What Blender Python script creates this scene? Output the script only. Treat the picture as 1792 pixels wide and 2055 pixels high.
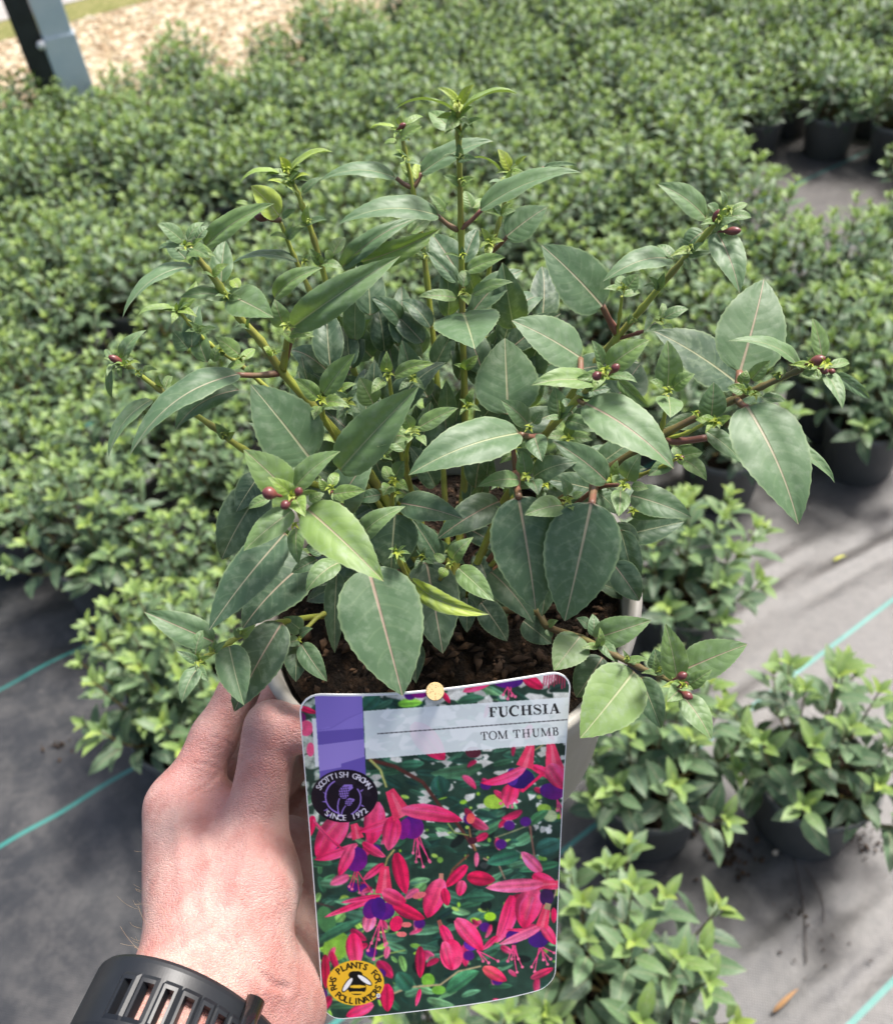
import bpy, bmesh, math, random
import numpy as np
from mathutils import Vector, Matrix

# ------------------------------------------------------------------ camera, world, sun, exposure
for o in list(bpy.data.objects): bpy.data.objects.remove(o)
S = bpy.context.scene
COL = S.collection
R_ = math.radians
F, CX, CY = 1795.0, 896.0, 1027.5          # focal length and centre, in a 1792 x 2055 frame
H, PITCH, ROLL = 1.37, R_(44), R_(7)
fwd = Vector((0, math.cos(PITCH), -math.sin(PITCH)))
r0 = Vector((1, 0, 0)); u0 = r0.cross(fwd)
RIGHT = r0*math.cos(ROLL) - u0*math.sin(ROLL)
UP = u0*math.cos(ROLL) + r0*math.sin(ROLL)
CAM = Vector((0, 0, H))
cd = bpy.data.cameras.new('camera'); cam = bpy.data.objects.new('camera', cd); COL.objects.link(cam)
M = Matrix((RIGHT, UP, -fwd)).transposed().to_4x4(); M.translation = CAM
cam.matrix_world = M
cd.sensor_fit = 'HORIZONTAL'; cd.sensor_width = 36; cd.lens = 36*F/1792
cd.clip_start = 0.02; cd.clip_end = 200
cd.dof.use_dof = True; cd.dof.focus_distance = 0.345; cd.dof.aperture_fstop = 15
cd.dof.aperture_blades = 0
S.camera = cam

SUN_EL, SUN_AZ = R_(62), R_(56)             # azimuth to the right of the view direction (+Y)
w = bpy.data.worlds.new('World'); S.world = w; w.use_nodes = True
nt = w.node_tree; bg = nt.nodes['Background']
sky = nt.nodes.new('ShaderNodeTexSky'); sky.sky_type = 'NISHITA'; sky.sun_disc = False
sky.sun_elevation = SUN_EL; sky.sun_rotation = SUN_AZ; sky.dust_density = 5.0; sky.air_density = 1.0; sky.ozone_density = 0.8
nt.links.new(sky.outputs[0], bg.inputs[0]); bg.inputs[1].default_value = 0.11
sl = bpy.data.lights.new('sun', 'SUN'); sun = bpy.data.objects.new('sun', sl); COL.objects.link(sun)
sl.energy = 3.5; sl.angle = R_(12); sl.color = (1.0, 0.965, 0.92)
sd = Vector((math.sin(SUN_AZ)*math.cos(SUN_EL), math.cos(SUN_AZ)*math.cos(SUN_EL), math.sin(SUN_EL)))
sun.rotation_euler = sd.to_track_quat('Z', 'Y').to_euler(); sun.location = sd*20
S.view_settings.view_transform = 'Standard'; S.view_settings.look = 'None'
S.view_settings.exposure = 1.08; S.view_settings.gamma = 1.0; S.view_settings.use_curve_mapping = False
S.render.engine = 'CYCLES'
S.cycles.max_bounces = 8; S.cycles.transparent_max_bounces = 8

# ------------------------------------------------------------------ geometry helpers
def cs(px, py, d):                                    # a point in camera axes (x right, y up, z towards viewer)
    return Vector(((px-CX)/F*d, -(py-CY)/F*d, -d))
def at(px, py, d): return M @ cs(px, py, d)
def proj(P):
    v = P-CAM; z = v.dot(fwd); return CX+F*v.dot(RIGHT)/z, CY-F*v.dot(UP)/z, z
def gnd(px, py, z=0.0):
    d = RIGHT*((px-CX)/F) - UP*((py-CY)/F) + fwd; t = (z-H)/d.z; return CAM+d*t
def mesh(name, V, Fc, smooth=True):
    me = bpy.data.meshes.new(name); me.from_pydata([tuple(v) for v in V], [], [tuple(f) for f in Fc]); me.update()
    if smooth: me.polygons.foreach_set('use_smooth', [True]*len(me.polygons))
    return me
def obj(name, me, mat=None, parent=None, mw=None):
    o = bpy.data.objects.new(name, me); COL.objects.link(o)
    if mat and not me.materials: me.materials.append(mat)
    if parent: o.parent = parent
    if mw is not None: o.matrix_local = mw
    return o
def empty(name, loc=(0, 0, 0), parent=None):
    o = bpy.data.objects.new(name, None); COL.objects.link(o); o.location = loc; o.empty_display_size = .02
    if parent: o.parent = parent
    return o
def tag(o, label, cat, group=None):
    o['label'] = label; o['category'] = cat
    if group: o['group'] = group
    return o
def lathe(profile, n=48):
    V, Fc = [], []
    for r, z in profile:
        for k in range(n):
            a = 2*math.pi*k/n; V.append((r*math.cos(a), r*math.sin(a), z))
    for i in range(len(profile)-1):
        for k in range(n):
            k2 = (k+1) % n; Fc.append((i*n+k, i*n+k2, (i+1)*n+k2, (i+1)*n+k))
    return V, Fc
def tube(pts, rad, n=7, V=None, Fc=None, cap=True):
    V = [] if V is None else V; Fc = [] if Fc is None else Fc
    base = len(V); pts = [Vector(p) for p in pts]
    nrm = None
    for i, p in enumerate(pts):
        t = (pts[min(i+1, len(pts)-1)]-pts[max(i-1, 0)]).normalized()
        if nrm is None: nrm = t.orthogonal().normalized()
        nrm = (nrm - t*nrm.dot(t)).normalized(); b = t.cross(nrm)
        r = rad[i] if hasattr(rad, '__len__') else rad
        for k in range(n):
            a = 2*math.pi*k/n; V.append(p+(nrm*math.cos(a)+b*math.sin(a))*r)
    for i in range(len(pts)-1):
        for k in range(n):
            k2 = (k+1) % n; Fc.append((base+i*n+k, base+i*n+k2, base+(i+1)*n+k2, base+(i+1)*n+k))
    if cap:
        Fc.append(tuple(base+k for k in reversed(range(n)))); e = base+(len(pts)-1)*n; Fc.append(tuple(e+k for k in range(n)))
    return V, Fc
def spline(pts, per=6):
    P = [Vector(p) for p in pts]
    if len(P) < 3: return [P[0].lerp(P[-1], i/per) for i in range(per+1)]
    out = []
    for i in range(len(P)-1):
        a = P[max(i-1, 0)]; b = P[i]; c = P[i+1]; d = P[min(i+2, len(P)-1)]
        for k in range(per):
            t = k/per
            out.append(.5*((2*b)+(c-a)*t+(2*a-5*b+4*c-d)*t*t+(3*b-a-3*c+d)*t**3))
    out.append(P[-1]); return out

# ------------------------------------------------------------------ materials
def newmat(name):
    m = bpy.data.materials.new(name); m.use_nodes = True
    t = m.node_tree; return m, t, t.nodes, t.links, t.nodes['Principled BSDF']
def N(t, typ, **kw):
    n = t.nodes.new(typ)
    for k, v in kw.items():
        if k.startswith('i_'): n.inputs[k[2:]].default_value = v
        else: setattr(n, k, v)
    return n
def math_(t, op, a, b=None, c=None, clamp=False):
    n = t.nodes.new('ShaderNodeMath'); n.operation = op; n.use_clamp = clamp
    for i, x in enumerate((a, b, c)):
        if x is None: continue
        if isinstance(x, (int, float)): n.inputs[i].default_value = x
        else: t.links.new(x, n.inputs[i])
    return n.outputs[0]
def sstep(t, x, e0, e1):
    n = t.nodes.new('ShaderNodeMapRange'); n.interpolation_type = 'SMOOTHSTEP'
    t.links.new(x, n.inputs[0]); n.inputs[1].default_value = e0; n.inputs[2].default_value = e1
    return n.outputs[0]
def mixc(t, f, a, b, mode='MIX'):
    n = t.nodes.new('ShaderNodeMix'); n.data_type = 'RGBA'; n.blend_type = mode
    for i, x in ((0, f), (6, a), (7, b)):
        if isinstance(x, (int, float)): n.inputs[i].default_value = x
        elif isinstance(x, tuple): n.inputs[i].default_value = (*x, 1) if len(x) == 3 else x
        else: t.links.new(x, n.inputs[i])
    return n.outputs[2]
def ramp(t, x, stops):
    n = t.nodes.new('ShaderNodeValToRGB'); cr = n.color_ramp
    while len(cr.elements) < len(stops): cr.elements.new(.5)
    for e, (p, c) in zip(cr.elements, stops): e.position = p; e.color = (*c, 1)
    t.links.new(x, n.inputs[0]); return n.outputs[0]
def noise(t, scale, detail=3, vec=None, rough=.55):
    n = t.nodes.new('ShaderNodeTexNoise'); n.inputs['Scale'].default_value = scale; n.inputs['Detail'].default_value = detail
    n.inputs['Roughness'].default_value = rough
    if vec is not None: t.links.new(vec, n.inputs['Vector'])
    return n.outputs['Fac']
def bump(t, h, strength, dist, nrm=None):
    n = t.nodes.new('ShaderNodeBump'); n.inputs['Strength'].default_value = strength; n.inputs['Distance'].default_value = dist
    t.links.new(h, n.inputs['Height'])
    if nrm is not None: t.links.new(nrm, n.inputs['Normal'])
    return n.outputs[0]

def leaf_material(name, src):
    """src OBJECT: each leaf is an object with its own age; GEOMETRY: leaves joined, age stored on points"""
    m, t, n, l, p = newmat(name)
    A = N(t, 'ShaderNodeAttribute', attribute_name='age', attribute_type=src).outputs['Fac']
    uv = N(t, 'ShaderNodeUVMap').outputs[0]
    sx = N(t, 'ShaderNodeSeparateXYZ'); l.new(uv, sx.inputs[0]); x, y = sx.outputs[0], sx.outputs[1]
    ax = math_(t, 'ABSOLUTE', math_(t, 'SUBTRACT', x, .5))
    # midrib, narrowing to the tip; side veins run up and out from it
    wid = math_(t, 'MULTIPLY_ADD', y, -.022, .031)
    mid = sstep(t, math_(t, 'DIVIDE', ax, wid), 1.0, .35)
    rel = N(t, 'ShaderNodeUVMap', uv_map='Rel').outputs[0]; sr = N(t, 'ShaderNodeSeparateXYZ'); l.new(rel, sr.inputs[0])
    rs = math_(t, 'ABSOLUTE', math_(t, 'MULTIPLY_ADD', sr.outputs[0], 2.0, -1.0))
    oiv = N(t, 'ShaderNodeObjectInfo').outputs['Random']
    ph = math_(t, 'FRACT', math_(t, 'ADD', math_(t, 'ADD', math_(t, 'MULTIPLY', y, 6.0), math_(t, 'MULTIPLY', math_(t, 'POWER', rs, 1.5), -1.5)), math_(t, 'MULTIPLY', oiv, 3.0)))
    vd = math_(t, 'ABSOLUTE', math_(t, 'SUBTRACT', ph, .5))
    vein = math_(t, 'MULTIPLY', sstep(t, vd, .09, .01), sstep(t, rs, .9, .45))
    puck = math_(t, 'MULTIPLY', math_(t, 'ABSOLUTE', math_(t, 'SINE', math_(t, 'MULTIPLY', ph, math.pi))), sstep(t, rs, 1.0, .6))
    rimm = sstep(t, rs, .90, .985)
    tc = N(t, 'ShaderNodeTexCoord').outputs['Object']
    geo = N(t, 'ShaderNodeNewGeometry')
    oi = N(t, 'ShaderNodeObjectInfo').outputs['Random']
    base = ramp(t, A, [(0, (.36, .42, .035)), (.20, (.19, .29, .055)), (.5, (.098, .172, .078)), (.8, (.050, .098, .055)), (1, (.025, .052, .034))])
    nz = noise(t, 300, 6, geo.outputs['Position']); nb = noise(t, 45, 5, geo.outputs['Position'])
    base = mixc(t, math_(t, 'MULTIPLY', sstep(t, nb, .40, .70), .42), base, (.12, .185, .10))
    base = mixc(t, math_(t, 'MULTIPLY', sstep(t, nz, .46, .70), .42), base, (.20, .26, .17))
    base = mixc(t, math_(t, 'MULTIPLY', vein, .20), base, (.20, .27, .14))
    rosy = ramp(t, oi, [(0, (.38, .40, .22)), (.5, (.42, .37, .25)), (1, (.40, .25, .21))])
    base = mixc(t, math_(t, 'MULTIPLY', mid, .72), base, rosy)
    base = mixc(t, math_(t, 'MULTIPLY', rimm, .45), base, (.25, .33, .16))
    edge = sstep(t, y, .03, .0)
    base = mixc(t, math_(t, 'MULTIPLY', edge, .6), base, (.24, .10, .08))
    under = mixc(t, .65, base, (.20, .29, .075))
    col = mixc(t, geo.outputs['Backfacing'], base, under)
    l.new(col, p.inputs['Base Color'])
    p.inputs['Roughness'].default_value = .5; p.inputs['Specular IOR Level'].default_value = .42
    p.inputs['Sheen Weight'].default_value = .05; p.inputs['Sheen Roughness'].default_value = .4
    h = math_(t, 'ADD', math_(t, 'MULTIPLY', puck, .26), math_(t, 'MULTIPLY', mid, -.8))
    h = math_(t, 'ADD', h, math_(t, 'MULTIPLY', nz, .35))
    bn = bump(t, h, .38, .0009); l.new(bn, p.inputs['Normal'])
    tr = N(t, 'ShaderNodeBsdfTranslucent')
    l.new(mixc(t, .6, col, (.30, .46, .03)), tr.inputs[0])
    mx = N(t, 'ShaderNodeMixShader'); mx.inputs[0].default_value = .2
    l.new(p.outputs[0], mx.inputs[1]); l.new(tr.outputs[0], mx.inputs[2]); l.new(mx.outputs[0], n['Material Output'].inputs[0])
    return m
LEAF = leaf_material('leaf', 'OBJECT'); LEAFG = leaf_material('leaf_joined', 'GEOMETRY')

def simple(name, c1, c2, scale=60, rough=.5, bumps=.0, spec=.5, lo=.35, hi=.7, bd=.001):
    m, t, n, l, p = newmat(name)
    g = N(t, 'ShaderNodeTexCoord').outputs['Object']
    f = sstep(t, noise(t, scale, 5, g), lo, hi)
    l.new(mixc(t, f, c1, c2), p.inputs['Base Color']); p.inputs['Roughness'].default_value = rough
    p.inputs['Specular IOR Level'].default_value = spec
    if bumps: l.new(bump(t, noise(t, scale*2.2, 5, g), bumps, bd), p.inputs['Normal'])
    return m
STEM = simple('stem_green', (.30, .34, .05), (.20, .19, .045), 70, .45)
STEMB = simple('stem_brown', (.14, .12, .035), (.10, .065, .03), 60, .5)
PETI = simple('petiole_red', (.20, .075, .055), (.15, .105, .05), 90, .45)
BUD = simple('bud_maroon', (.11, .028, .03), (.19, .06, .045), 160, .35)
POTT = simple('pot_taupe', (.36, .335, .29), (.40, .375, .33), 25, .5, .05)
POTG = simple('pot_grey', (.115, .118, .116), (.145, .145, .142), 18, .55, .05)
SOIL = simple('compost', (.012, .008, .005), (.05, .028, .015), 160, .95, 1.0, .2, .45, .75, .006)
CHIP = simple('compost_chip', (.035, .02, .011), (.20, .11, .055), 90, .9, .3, .3, .5, .8)
# ------------------------------------------------------------------ ground
E1 = Vector((math.cos(R_(33)), math.sin(R_(33)), 0)); E2 = Vector((-math.sin(R_(33)), math.cos(R_(33)), 0))
def fabric_material():
    m, t, n, l, p = newmat('woven_fabric')
    pos = N(t, 'ShaderNodeNewGeometry').outputs['Position']
    sp = N(t, 'ShaderNodeSeparateXYZ'); l.new(pos, sp.inputs[0]); X, Y = sp.outputs[0], sp.outputs[1]
    a = R_(30)
    u = math_(t, 'ADD', math_(t, 'MULTIPLY', X, math.cos(a)), math_(t, 'MULTIPLY', Y, math.sin(a)))
    v = math_(t, 'ADD', math_(t, 'MULTIPLY', X, -math.sin(a)), math_(t, 'MULTIPLY', Y, math.cos(a)))
    # plain weave of flat tapes about 2.5 mm wide
    wu = math_(t, 'SINE', math_(t, 'MULTIPLY', u, 2*math.pi/.0050)); wv = math_(t, 'SINE', math_(t, 'MULTIPLY', v, 2*math.pi/.0050))
    weave = math_(t, 'MULTIPLY', wu, wv)
    fine = math_(t, 'ABSOLUTE', math_(t, 'SINE', math_(t, 'MULTIPLY', u, math.pi/.0025)))
    g1 = noise(t, 3.5, 6, pos, .62); g2 = noise(t, 55, 5, pos, .65); g3 = noise(t, 14, 5, pos, .6)
    base = mixc(t, sstep(t, weave, -.6, .6), (.017, .018, .020), (.031, .032, .034))
    dust_sheen = math_(t, 'MULTIPLY', sstep(t, math_(t, 'ADD', math_(t, 'MULTIPLY', g1, .5), math_(t, 'MULTIPLY', sstep(t, X, .0, .7), .42)), .25, .75), 1.0)  # noise is dust; the lighter right side is sun sheen put into the colour
    base = mixc(t, math_(t, 'MULTIPLY', dust_sheen, math_(t, 'MULTIPLY_ADD', g2, .5, .05)), base, (.20, .18, .165))
    base = mixc(t, math_(t, 'MULTIPLY', sstep(t, g2, .62, .80), .25), base, (.15, .13, .11))
    base = mixc(t, math_(t, 'MULTIPLY', sstep(t, math_(t, 'ADD', math_(t, 'MULTIPLY', g3, .6), math_(t, 'MULTIPLY', g2, .4)), .42, .60), .38), base, (.095, .09, .085))
    # marker threads woven in
    tot = None
    for c, wd in ((.07, .0042), (.485, .0042), (1.055, .0042), (1.385, .0040), (1.75, .004), (2.1, .004)):
        d = math_(t, 'ABSOLUTE', math_(t, 'SUBTRACT', v, c)); k = sstep(t, d, wd*1.1, wd*.75)
        tot = k if tot is None else math_(t, 'MAXIMUM', tot, k)
    tot = math_(t, 'MULTIPLY', tot, math_(t, 'MULTIPLY_ADD', fine, .35, .6))
    base = mixc(t, tot, base, (.03, .21, .18))
    l.new(base, p.inputs['Base Color'])
    l.new(math_(t, 'MULTIPLY_ADD', g3, .20, .32), p.inputs['Roughness']); p.inputs['Specular IOR Level'].default_value = .5
    b1 = bump(t, weave, .26, .0009); l.new(bump(t, g2, .22, .003, b1), p.inputs['Normal'])
    return m
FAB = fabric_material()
def fold(x, y):
    """gentle creases in the cloth, along one direction on the right-hand side"""
    z = 0.0
    a = R_(33); u = x*math.cos(a)+y*math.sin(a); v = -x*math.sin(a)+y*math.cos(a)
    wgt = 1/(1+math.exp(-(x-.35)/.07))
    z += wgt*(.0034*math.sin(v*88+2.2*math.sin(u*5)+u*9)+.0021*math.sin(v*150+u*14+1.3*math.sin(u*9))+.0009*math.sin(v*41+u*60+math.sin(u*23)*2))*(.5+.5*math.sin(u*9+v*6+2*math.sin(v*11)))
    z += (1-wgt)*(.0024*math.sin(v*30+2*math.sin(u*5))+.0018*math.sin(u*41+v*17+2*math.sin(v*9))+.0009*math.sin(v*97+u*30))
    return z
xs = [-9, -6, -3]+[-1.5+.0125*i for i in range(241)]+[1.6, 3, 6, 9]
ys = [-4, -1]+[.1+.0125*i for i in range(145)]+[2.2, 4, 7.6]
V = []
for y in ys:
    for x in xs:
        k = min(1, max(0, (1.45-abs(x))/.2))*min(1, max(0, (y-.1)/.05))*min(1, max(0, (1.88-y)/.2)); V.append((x, y, fold(x, y)*k))
nx = len(xs); Fc = [(j*nx+i, j*nx+i+1, (j+1)*nx+i+1, (j+1)*nx+i) for j in range(len(ys)-1) for i in range(nx-1)]
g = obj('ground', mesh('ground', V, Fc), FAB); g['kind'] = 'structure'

def strip(name, mat, a0, a1, z, u0=-14, u1=14):
    P = [E1*u0+E2*a0, E1*u1+E2*a0, E1*u1+E2*a1, E1*u0+E2*a1]
    o = obj(name, mesh(name, [(q.x, q.y, z) for q in P], [(0, 1, 2, 3)], False), mat); o['kind'] = 'structure'; return o
GRAV = simple('gravel_bed', (.22, .165, .09), (.36, .29, .18), 60, .9, .6, .3, .4, .65, .01)
MOSS = simple('moss', (.11, .125, .03), (.22, .20, .08), 40, .95, .6, .2, .35, .65, .01)
CONC = simple('concrete', (.28, .26, .24), (.35, .33, .31), 12, .9, .2, .3)
strip('gravel_path', GRAV, 4.08, 5.82, .010); strip('moss_verge', MOSS, 5.82, 6.22, .014); strip('concrete_path', CONC, 6.22, 14, .018)
rnd = random.Random(5)
V, Fc, at_ = [], [], []
ico = [Vector(v) for v in ((0, 0, 1), (1, 0, 0), (0, 1, 0), (-1, 0, 0), (0, -1, 0), (0, 0, -.5))]
icf = [(0, 1, 2), (0, 2, 3), (0, 3, 4), (0, 4, 1), (5, 2, 1), (5, 3, 2), (5, 4, 3), (5, 1, 4)]
for i in range(9000):
    c = E1*rnd.uniform(-.6, 3.6)+E2*rnd.uniform(4.12, 5.80)
    s = rnd.uniform(.009, .026); q = Matrix.Rotation(rnd.uniform(0, 6.3), 3, 'Z') @ Matrix.Rotation(rnd.uniform(-.5, .5), 3, 'X')
    b = len(V); el = rnd.uniform(1, 2.2); fl = rnd.uniform(.3, .7); cshade = rnd.random()
    for v in ico:
        V.append(c+Vector((0, 0, .012))+q @ Vector((v.x*s*el, v.y*s*rnd.uniform(.7, 1.1), v.z*s*fl))); at_.append(cshade)
    Fc += [tuple(b+k for k in f) for f in icf]
me = mesh('gravel', V, Fc, False); a = me.attributes.new('age', 'FLOAT', 'POINT'); a.data.foreach_set('value', at_)
m, t, n, l, p = newmat('gravel_chips')
A = N(t, 'ShaderNodeAttribute', attribute_name='age').outputs['Fac']
l.new(ramp(t, A, [(0, (.22, .14, .07)), (.4, (.40, .31, .19)), (1, (.58, .51, .38))]), p.inputs['Base Color']); p.inputs['Roughness'].default_value = .8
o = obj('gravel', me, m); o['kind'] = 'stuff'; o['label'] = 'pale sunlit gravel and chips beyond the plant bed'; o['category'] = 'gravel'

# post of the tunnel doorway
def box(x0, x1, y0, y1, z0, z1, bev=0.0):
    bm = bmesh.new(); bmesh.ops.create_cube(bm, size=1)
    for v in bm.verts: v.co = Vector(((x0+x1)/2+v.co.x*(x1-x0), (y0+y1)/2+v.co.y*(y1-y0), (z0+z1)/2+v.co.z*(z1-z0)))
    if bev: bmesh.ops.bevel(bm, geom=bm.edges[:]+bm.verts[:], offset=bev, segments=2, affect='EDGES')
    me = bpy.data.meshes.new('box'); bm.to_mesh(me); bm.free(); return me
GALV = simple('galvanised', (.50, .57, .63), (.60, .65, .69), 9, .4, 0, .5); [setattr(x, 'default_value', .15) for x in [GALV.node_tree.nodes['Principled BSDF'].inputs['Metallic']]]
BLK = simple('black_rubber', (.012, .013, .016), (.02, .022, .026), 30, .45)
STEEL = simple('bolt_steel', (.6, .6, .6), (.75, .75, .75), 80, .25)
pb = gnd(118, 150, .27); pb.z = 0
post = empty('tunnel_post', pb); post.rotation_euler.z = R_(20)
tag(post, 'galvanised steel tunnel post with black rubber edge beside the gravel', 'post')
obj('rail', box(-.01, .105, -.05, .05, 0, 2.4, .006), GALV, post)
obj('sleeve', box(-.016, .111, -.057, .057, 0, .42, .006), GALV, post)
obj('rubber_edge', box(-.10, -.0125, -.045, .045, 0, 2.4, .004), BLK, post)
Vb, Fb = lathe([(0, .0), (.016, 0), (.016, .008), (.010, .014), (0, .015)], 12)
obj('bolt', mesh('bolt', Vb, Fb), STEEL, post, Matrix.Translation((-.025, -.056, .40)) @ Matrix.Rotation(R_(90), 4, 'X'))

# ------------------------------------------------------------------ leaf shapes
def width_at(t): return (t**.55)*((1-t)**.92)/.378 if 0 < t < 1 else 0.0
def leaf_mesh(name, ns, nc, arch, foldv, droop, teeth=True, twist=0.0):
    V, Fc, UVv, RL = [], [], [], []
    for i in range(ns+1):
        t = i/ns; wd = max(width_at(t), .016 if t < .5 else .0)*.5
        y = t; z = arch*4*t*(1-t)-droop*t**3+droop*t
        for j in range(nc+1):
            s = -1+2*j/nc; ww = wd
            if teeth and j in (0, nc) and 2 < i < ns-1: ww = wd+(.010 if i % 3 == 0 else -.003)
            x = s*ww
            zz = z+foldv*abs(x)*.55-.55*foldv*x*x*1.6+.012*math.sin(t*19+abs(s)*3)*abs(s)*(1-t)
            zz += twist*s*wd*(t-.3)
            V.append((x, y-.05*abs(s)*wd, zz)); UVv.append((x+.5, t)); RL.append((s*.5+.5, t))
    m = nc+1
    for i in range(ns):
        for j in range(nc): Fc.append((i*m+j, i*m+j+1, (i+1)*m+j+1, (i+1)*m+j))
    me = mesh(name, V, Fc); ul = me.uv_layers.new(name='UVMap')
    vi = np.empty(len(me.loops), dtype=np.int32); me.loops.foreach_get('vertex_index', vi)
    ul.data.foreach_set('uv', np.array(UVv, dtype=np.float32)[vi].ravel())
    u2 = me.uv_layers.new(name='Rel'); u2.data.foreach_set('uv', np.array(RL, dtype=np.float32)[vi].ravel())
    return me
BIG = [leaf_mesh('leaf_shape', 36, 6, a, f, d, True, tw) for a, f, d, tw in
       ((.03, .35, .05, 0), (.07, .55, .08, .1), (.11, .35, .12, -.15), (.15, .7, .05, .1), (.05, .8, .02, -.1), (.20, .5, .10, .2))]
SML = [leaf_mesh('small_leaf_shape', 8, 4, a, f, d, False, 0) for a, f, d in ((.05, .6, .1), (.10, .8, .1), (.15, .5, .15))]
for q in BIG+SML: q.materials.append(LEAF)
LOWV, LOWF, LOWUV, LOWRL = [], [], [], []
for i, t in enumerate((0, .18, .45, .75, 1.0)):
    wd = max(width_at(t), .03 if t < .5 else 0)*.5
    for s in (-1, 0, 1): LOWV.append((s*wd, t, .09*4*t*(1-t)+.12*abs(s)*wd)); LOWUV.append((s*wd+.5, t)); LOWRL.append((s*.5+.5, t))
for i in range(4):
    for j in range(2): LOWF.append((i*3+j, i*3+j+1, (i+1)*3+j+1, (i+1)*3+j))
LOWV = np.array(LOWV); LOWUV = np.array(LOWUV); LOWRL = np.array(LOWRL); LOWF = np.array(LOWF)

def frame(B, T, hint, L=None, wdt=None):
    y = (T-B); Ln = y.length; y = y/Ln; z = (hint-y*hint.dot(y))
    if z.length < 1e-4: z = y.orthogonal()
    z.normalize(); x = y.cross(z)
    L = L or Ln
    m = Matrix((x*wdt, y*L, z*L)).transposed().to_4x4(); m.translation = B; return m

# ------------------------------------------------------------------ the crowd of potted plants
def bush(seed, nshoot=27, rad=.140, hgt=.195):
    r = random.Random(seed); leaves, stems = [], []; lk = 1.0 if nshoot > 22 else 1.16
    for i in range(nshoot):
        az = i*2.39996+r.uniform(-.3, .3); q = math.sqrt((i+.5)/nshoot)
        d = rad*q*r.uniform(.85, 1.12); top = hgt*(1.05-.60*q*q)*r.uniform(.86, 1.12)
        b = Vector((math.cos(az)*.02*q, math.sin(az)*.02*q, .112))
        e = Vector((math.cos(az)*d, math.sin(az)*d, .112+top))
        m1 = b.lerp(e, .5)+Vector((math.cos(az), math.sin(az), 0))*.022*q+Vector((0, 0, -.012*q))
        pts = spline([b, m1, e], 4); stems.append(pts)
        n = len(pts); roll = r.uniform(0, 3)
        for k, f in enumerate((.30, .47, .62, .77, .90)):
            ii = f*(n-1); a0 = int(ii); p = pts[a0].lerp(pts[min(a0+1, n-1)], ii-a0)
            ax = (pts[min(a0+1, n-1)]-pts[a0]).normalized(); o = ax.orthogonal().normalized()
            o = Matrix.Rotation(roll+k*math.pi/2+r.uniform(-.3, .3), 3, ax) @ o
            L = (.040, .044, .041, .035, .028)[k]*r.uniform(.8, 1.2)*lk
            for s in (-1, 1):
                y = (o*s*.85+ax*(.25+.12*k)+Vector((0, 0, r.uniform(-.28, .12)))).normalized()
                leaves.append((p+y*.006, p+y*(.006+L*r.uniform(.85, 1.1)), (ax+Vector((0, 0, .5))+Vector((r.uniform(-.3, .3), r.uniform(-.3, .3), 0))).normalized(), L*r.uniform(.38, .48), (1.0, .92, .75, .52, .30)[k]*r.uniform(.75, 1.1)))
        ax = (pts[-1]-pts[-2]).normalized(); o = ax.orthogonal().normalized()
        for k in range(4):
            oo = Matrix.Rotation(roll+k*math.pi/2, 3, ax) @ o; L = r.uniform(.017, .027)
            y = (oo*.8+ax*.75).normalized(); leaves.append((pts[-1], pts[-1]+y*L, (ax-oo*.3).normalized(), L*.42, r.uniform(.12, .30)))
    return leaves, stems
def joined_leaves(leaves, name):
    n = len(leaves); nv = len(LOWV); Vs = np.empty((n*nv, 3)); ages = np.empty(n*nv)
    for i, (B, T, h, wd, ag) in enumerate(leaves):
        mt = np.array(frame(B, T, h, None, wd)); Vs[i*nv:(i+1)*nv] = LOWV @ mt[:3, :3].T+mt[:3, 3]; ages[i*nv:(i+1)*nv] = ag
    Fs = (LOWF[None]+np.arange(n)[:, None, None]*nv).reshape(-1, 4)
    me = mesh(name, Vs.tolist(), Fs.tolist()); a = me.attributes.new('age', 'FLOAT', 'POINT'); a.data.foreach_set('value', ages)
    ul = me.uv_layers.new(name='UVMap'); vi = np.empty(len(me.loops), dtype=np.int32); me.loops.foreach_get('vertex_index', vi)
    ul.data.foreach_set('uv', np.tile(LOWUV, (n, 1)).astype(np.float32)[vi].ravel()); u2 = me.uv_layers.new(name='Rel'); u2.data.foreach_set('uv', np.tile(LOWRL, (n, 1)).astype(np.float32)[vi].ravel()); me.materials.append(LEAFG); return me
LOWLEAF = [mesh('leaf_low', LOWV.tolist(), LOWF.tolist())]
ul = LOWLEAF[0].uv_layers.new(name='UVMap'); vi = np.empty(len(LOWLEAF[0].loops), dtype=np.int32); LOWLEAF[0].loops.foreach_get('vertex_index', vi)
ul.data.foreach_set('uv', LOWUV.astype(np.float32)[vi].ravel()); u2 = LOWLEAF[0].uv_layers.new(name='Rel'); u2.data.foreach_set('uv', LOWRL.astype(np.float32)[vi].ravel()); LOWLEAF[0].materials.append(LEAF)

def pot_meshes(R=.085, rb=.068, h=.13, n=40):
    prof = [(0, .004), (rb-.012, .004), (rb-.006, 0), (rb, .002), (R-.004, h-.018), (R-.001, h-.016), (R, h-.002), (R-.001, h), (R-.004, h), (R-.006, h-.004), (R-.008, h-.03), (rb-.004, .01)]
    V, Fc = lathe(prof, n); return mesh('pot', V, Fc)
def soil_mesh(R, z, seed, n=28, rings=9, amp=.006):
    r = random.Random(seed); V = [(0, 0, z)]; Fc = []
    for i in range(1, rings+1):
        for k in range(n):
            a = 2*math.pi*k/n; rr = R*i/rings; V.append((rr*math.cos(a), rr*math.sin(a), z+r.uniform(-amp, amp)*(1 if i < rings else 0)))
    for k in range(n): Fc.append((0, 1+k, 1+(k+1) % n))
    for i in range(rings-1):
        for k in range(n): k2 = (k+1) % n; Fc.append((1+i*n+k, 1+(i+1)*n+k, 1+(i+1)*n+k2, 1+i*n+k2))
    return mesh('compost', V, Fc)
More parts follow.
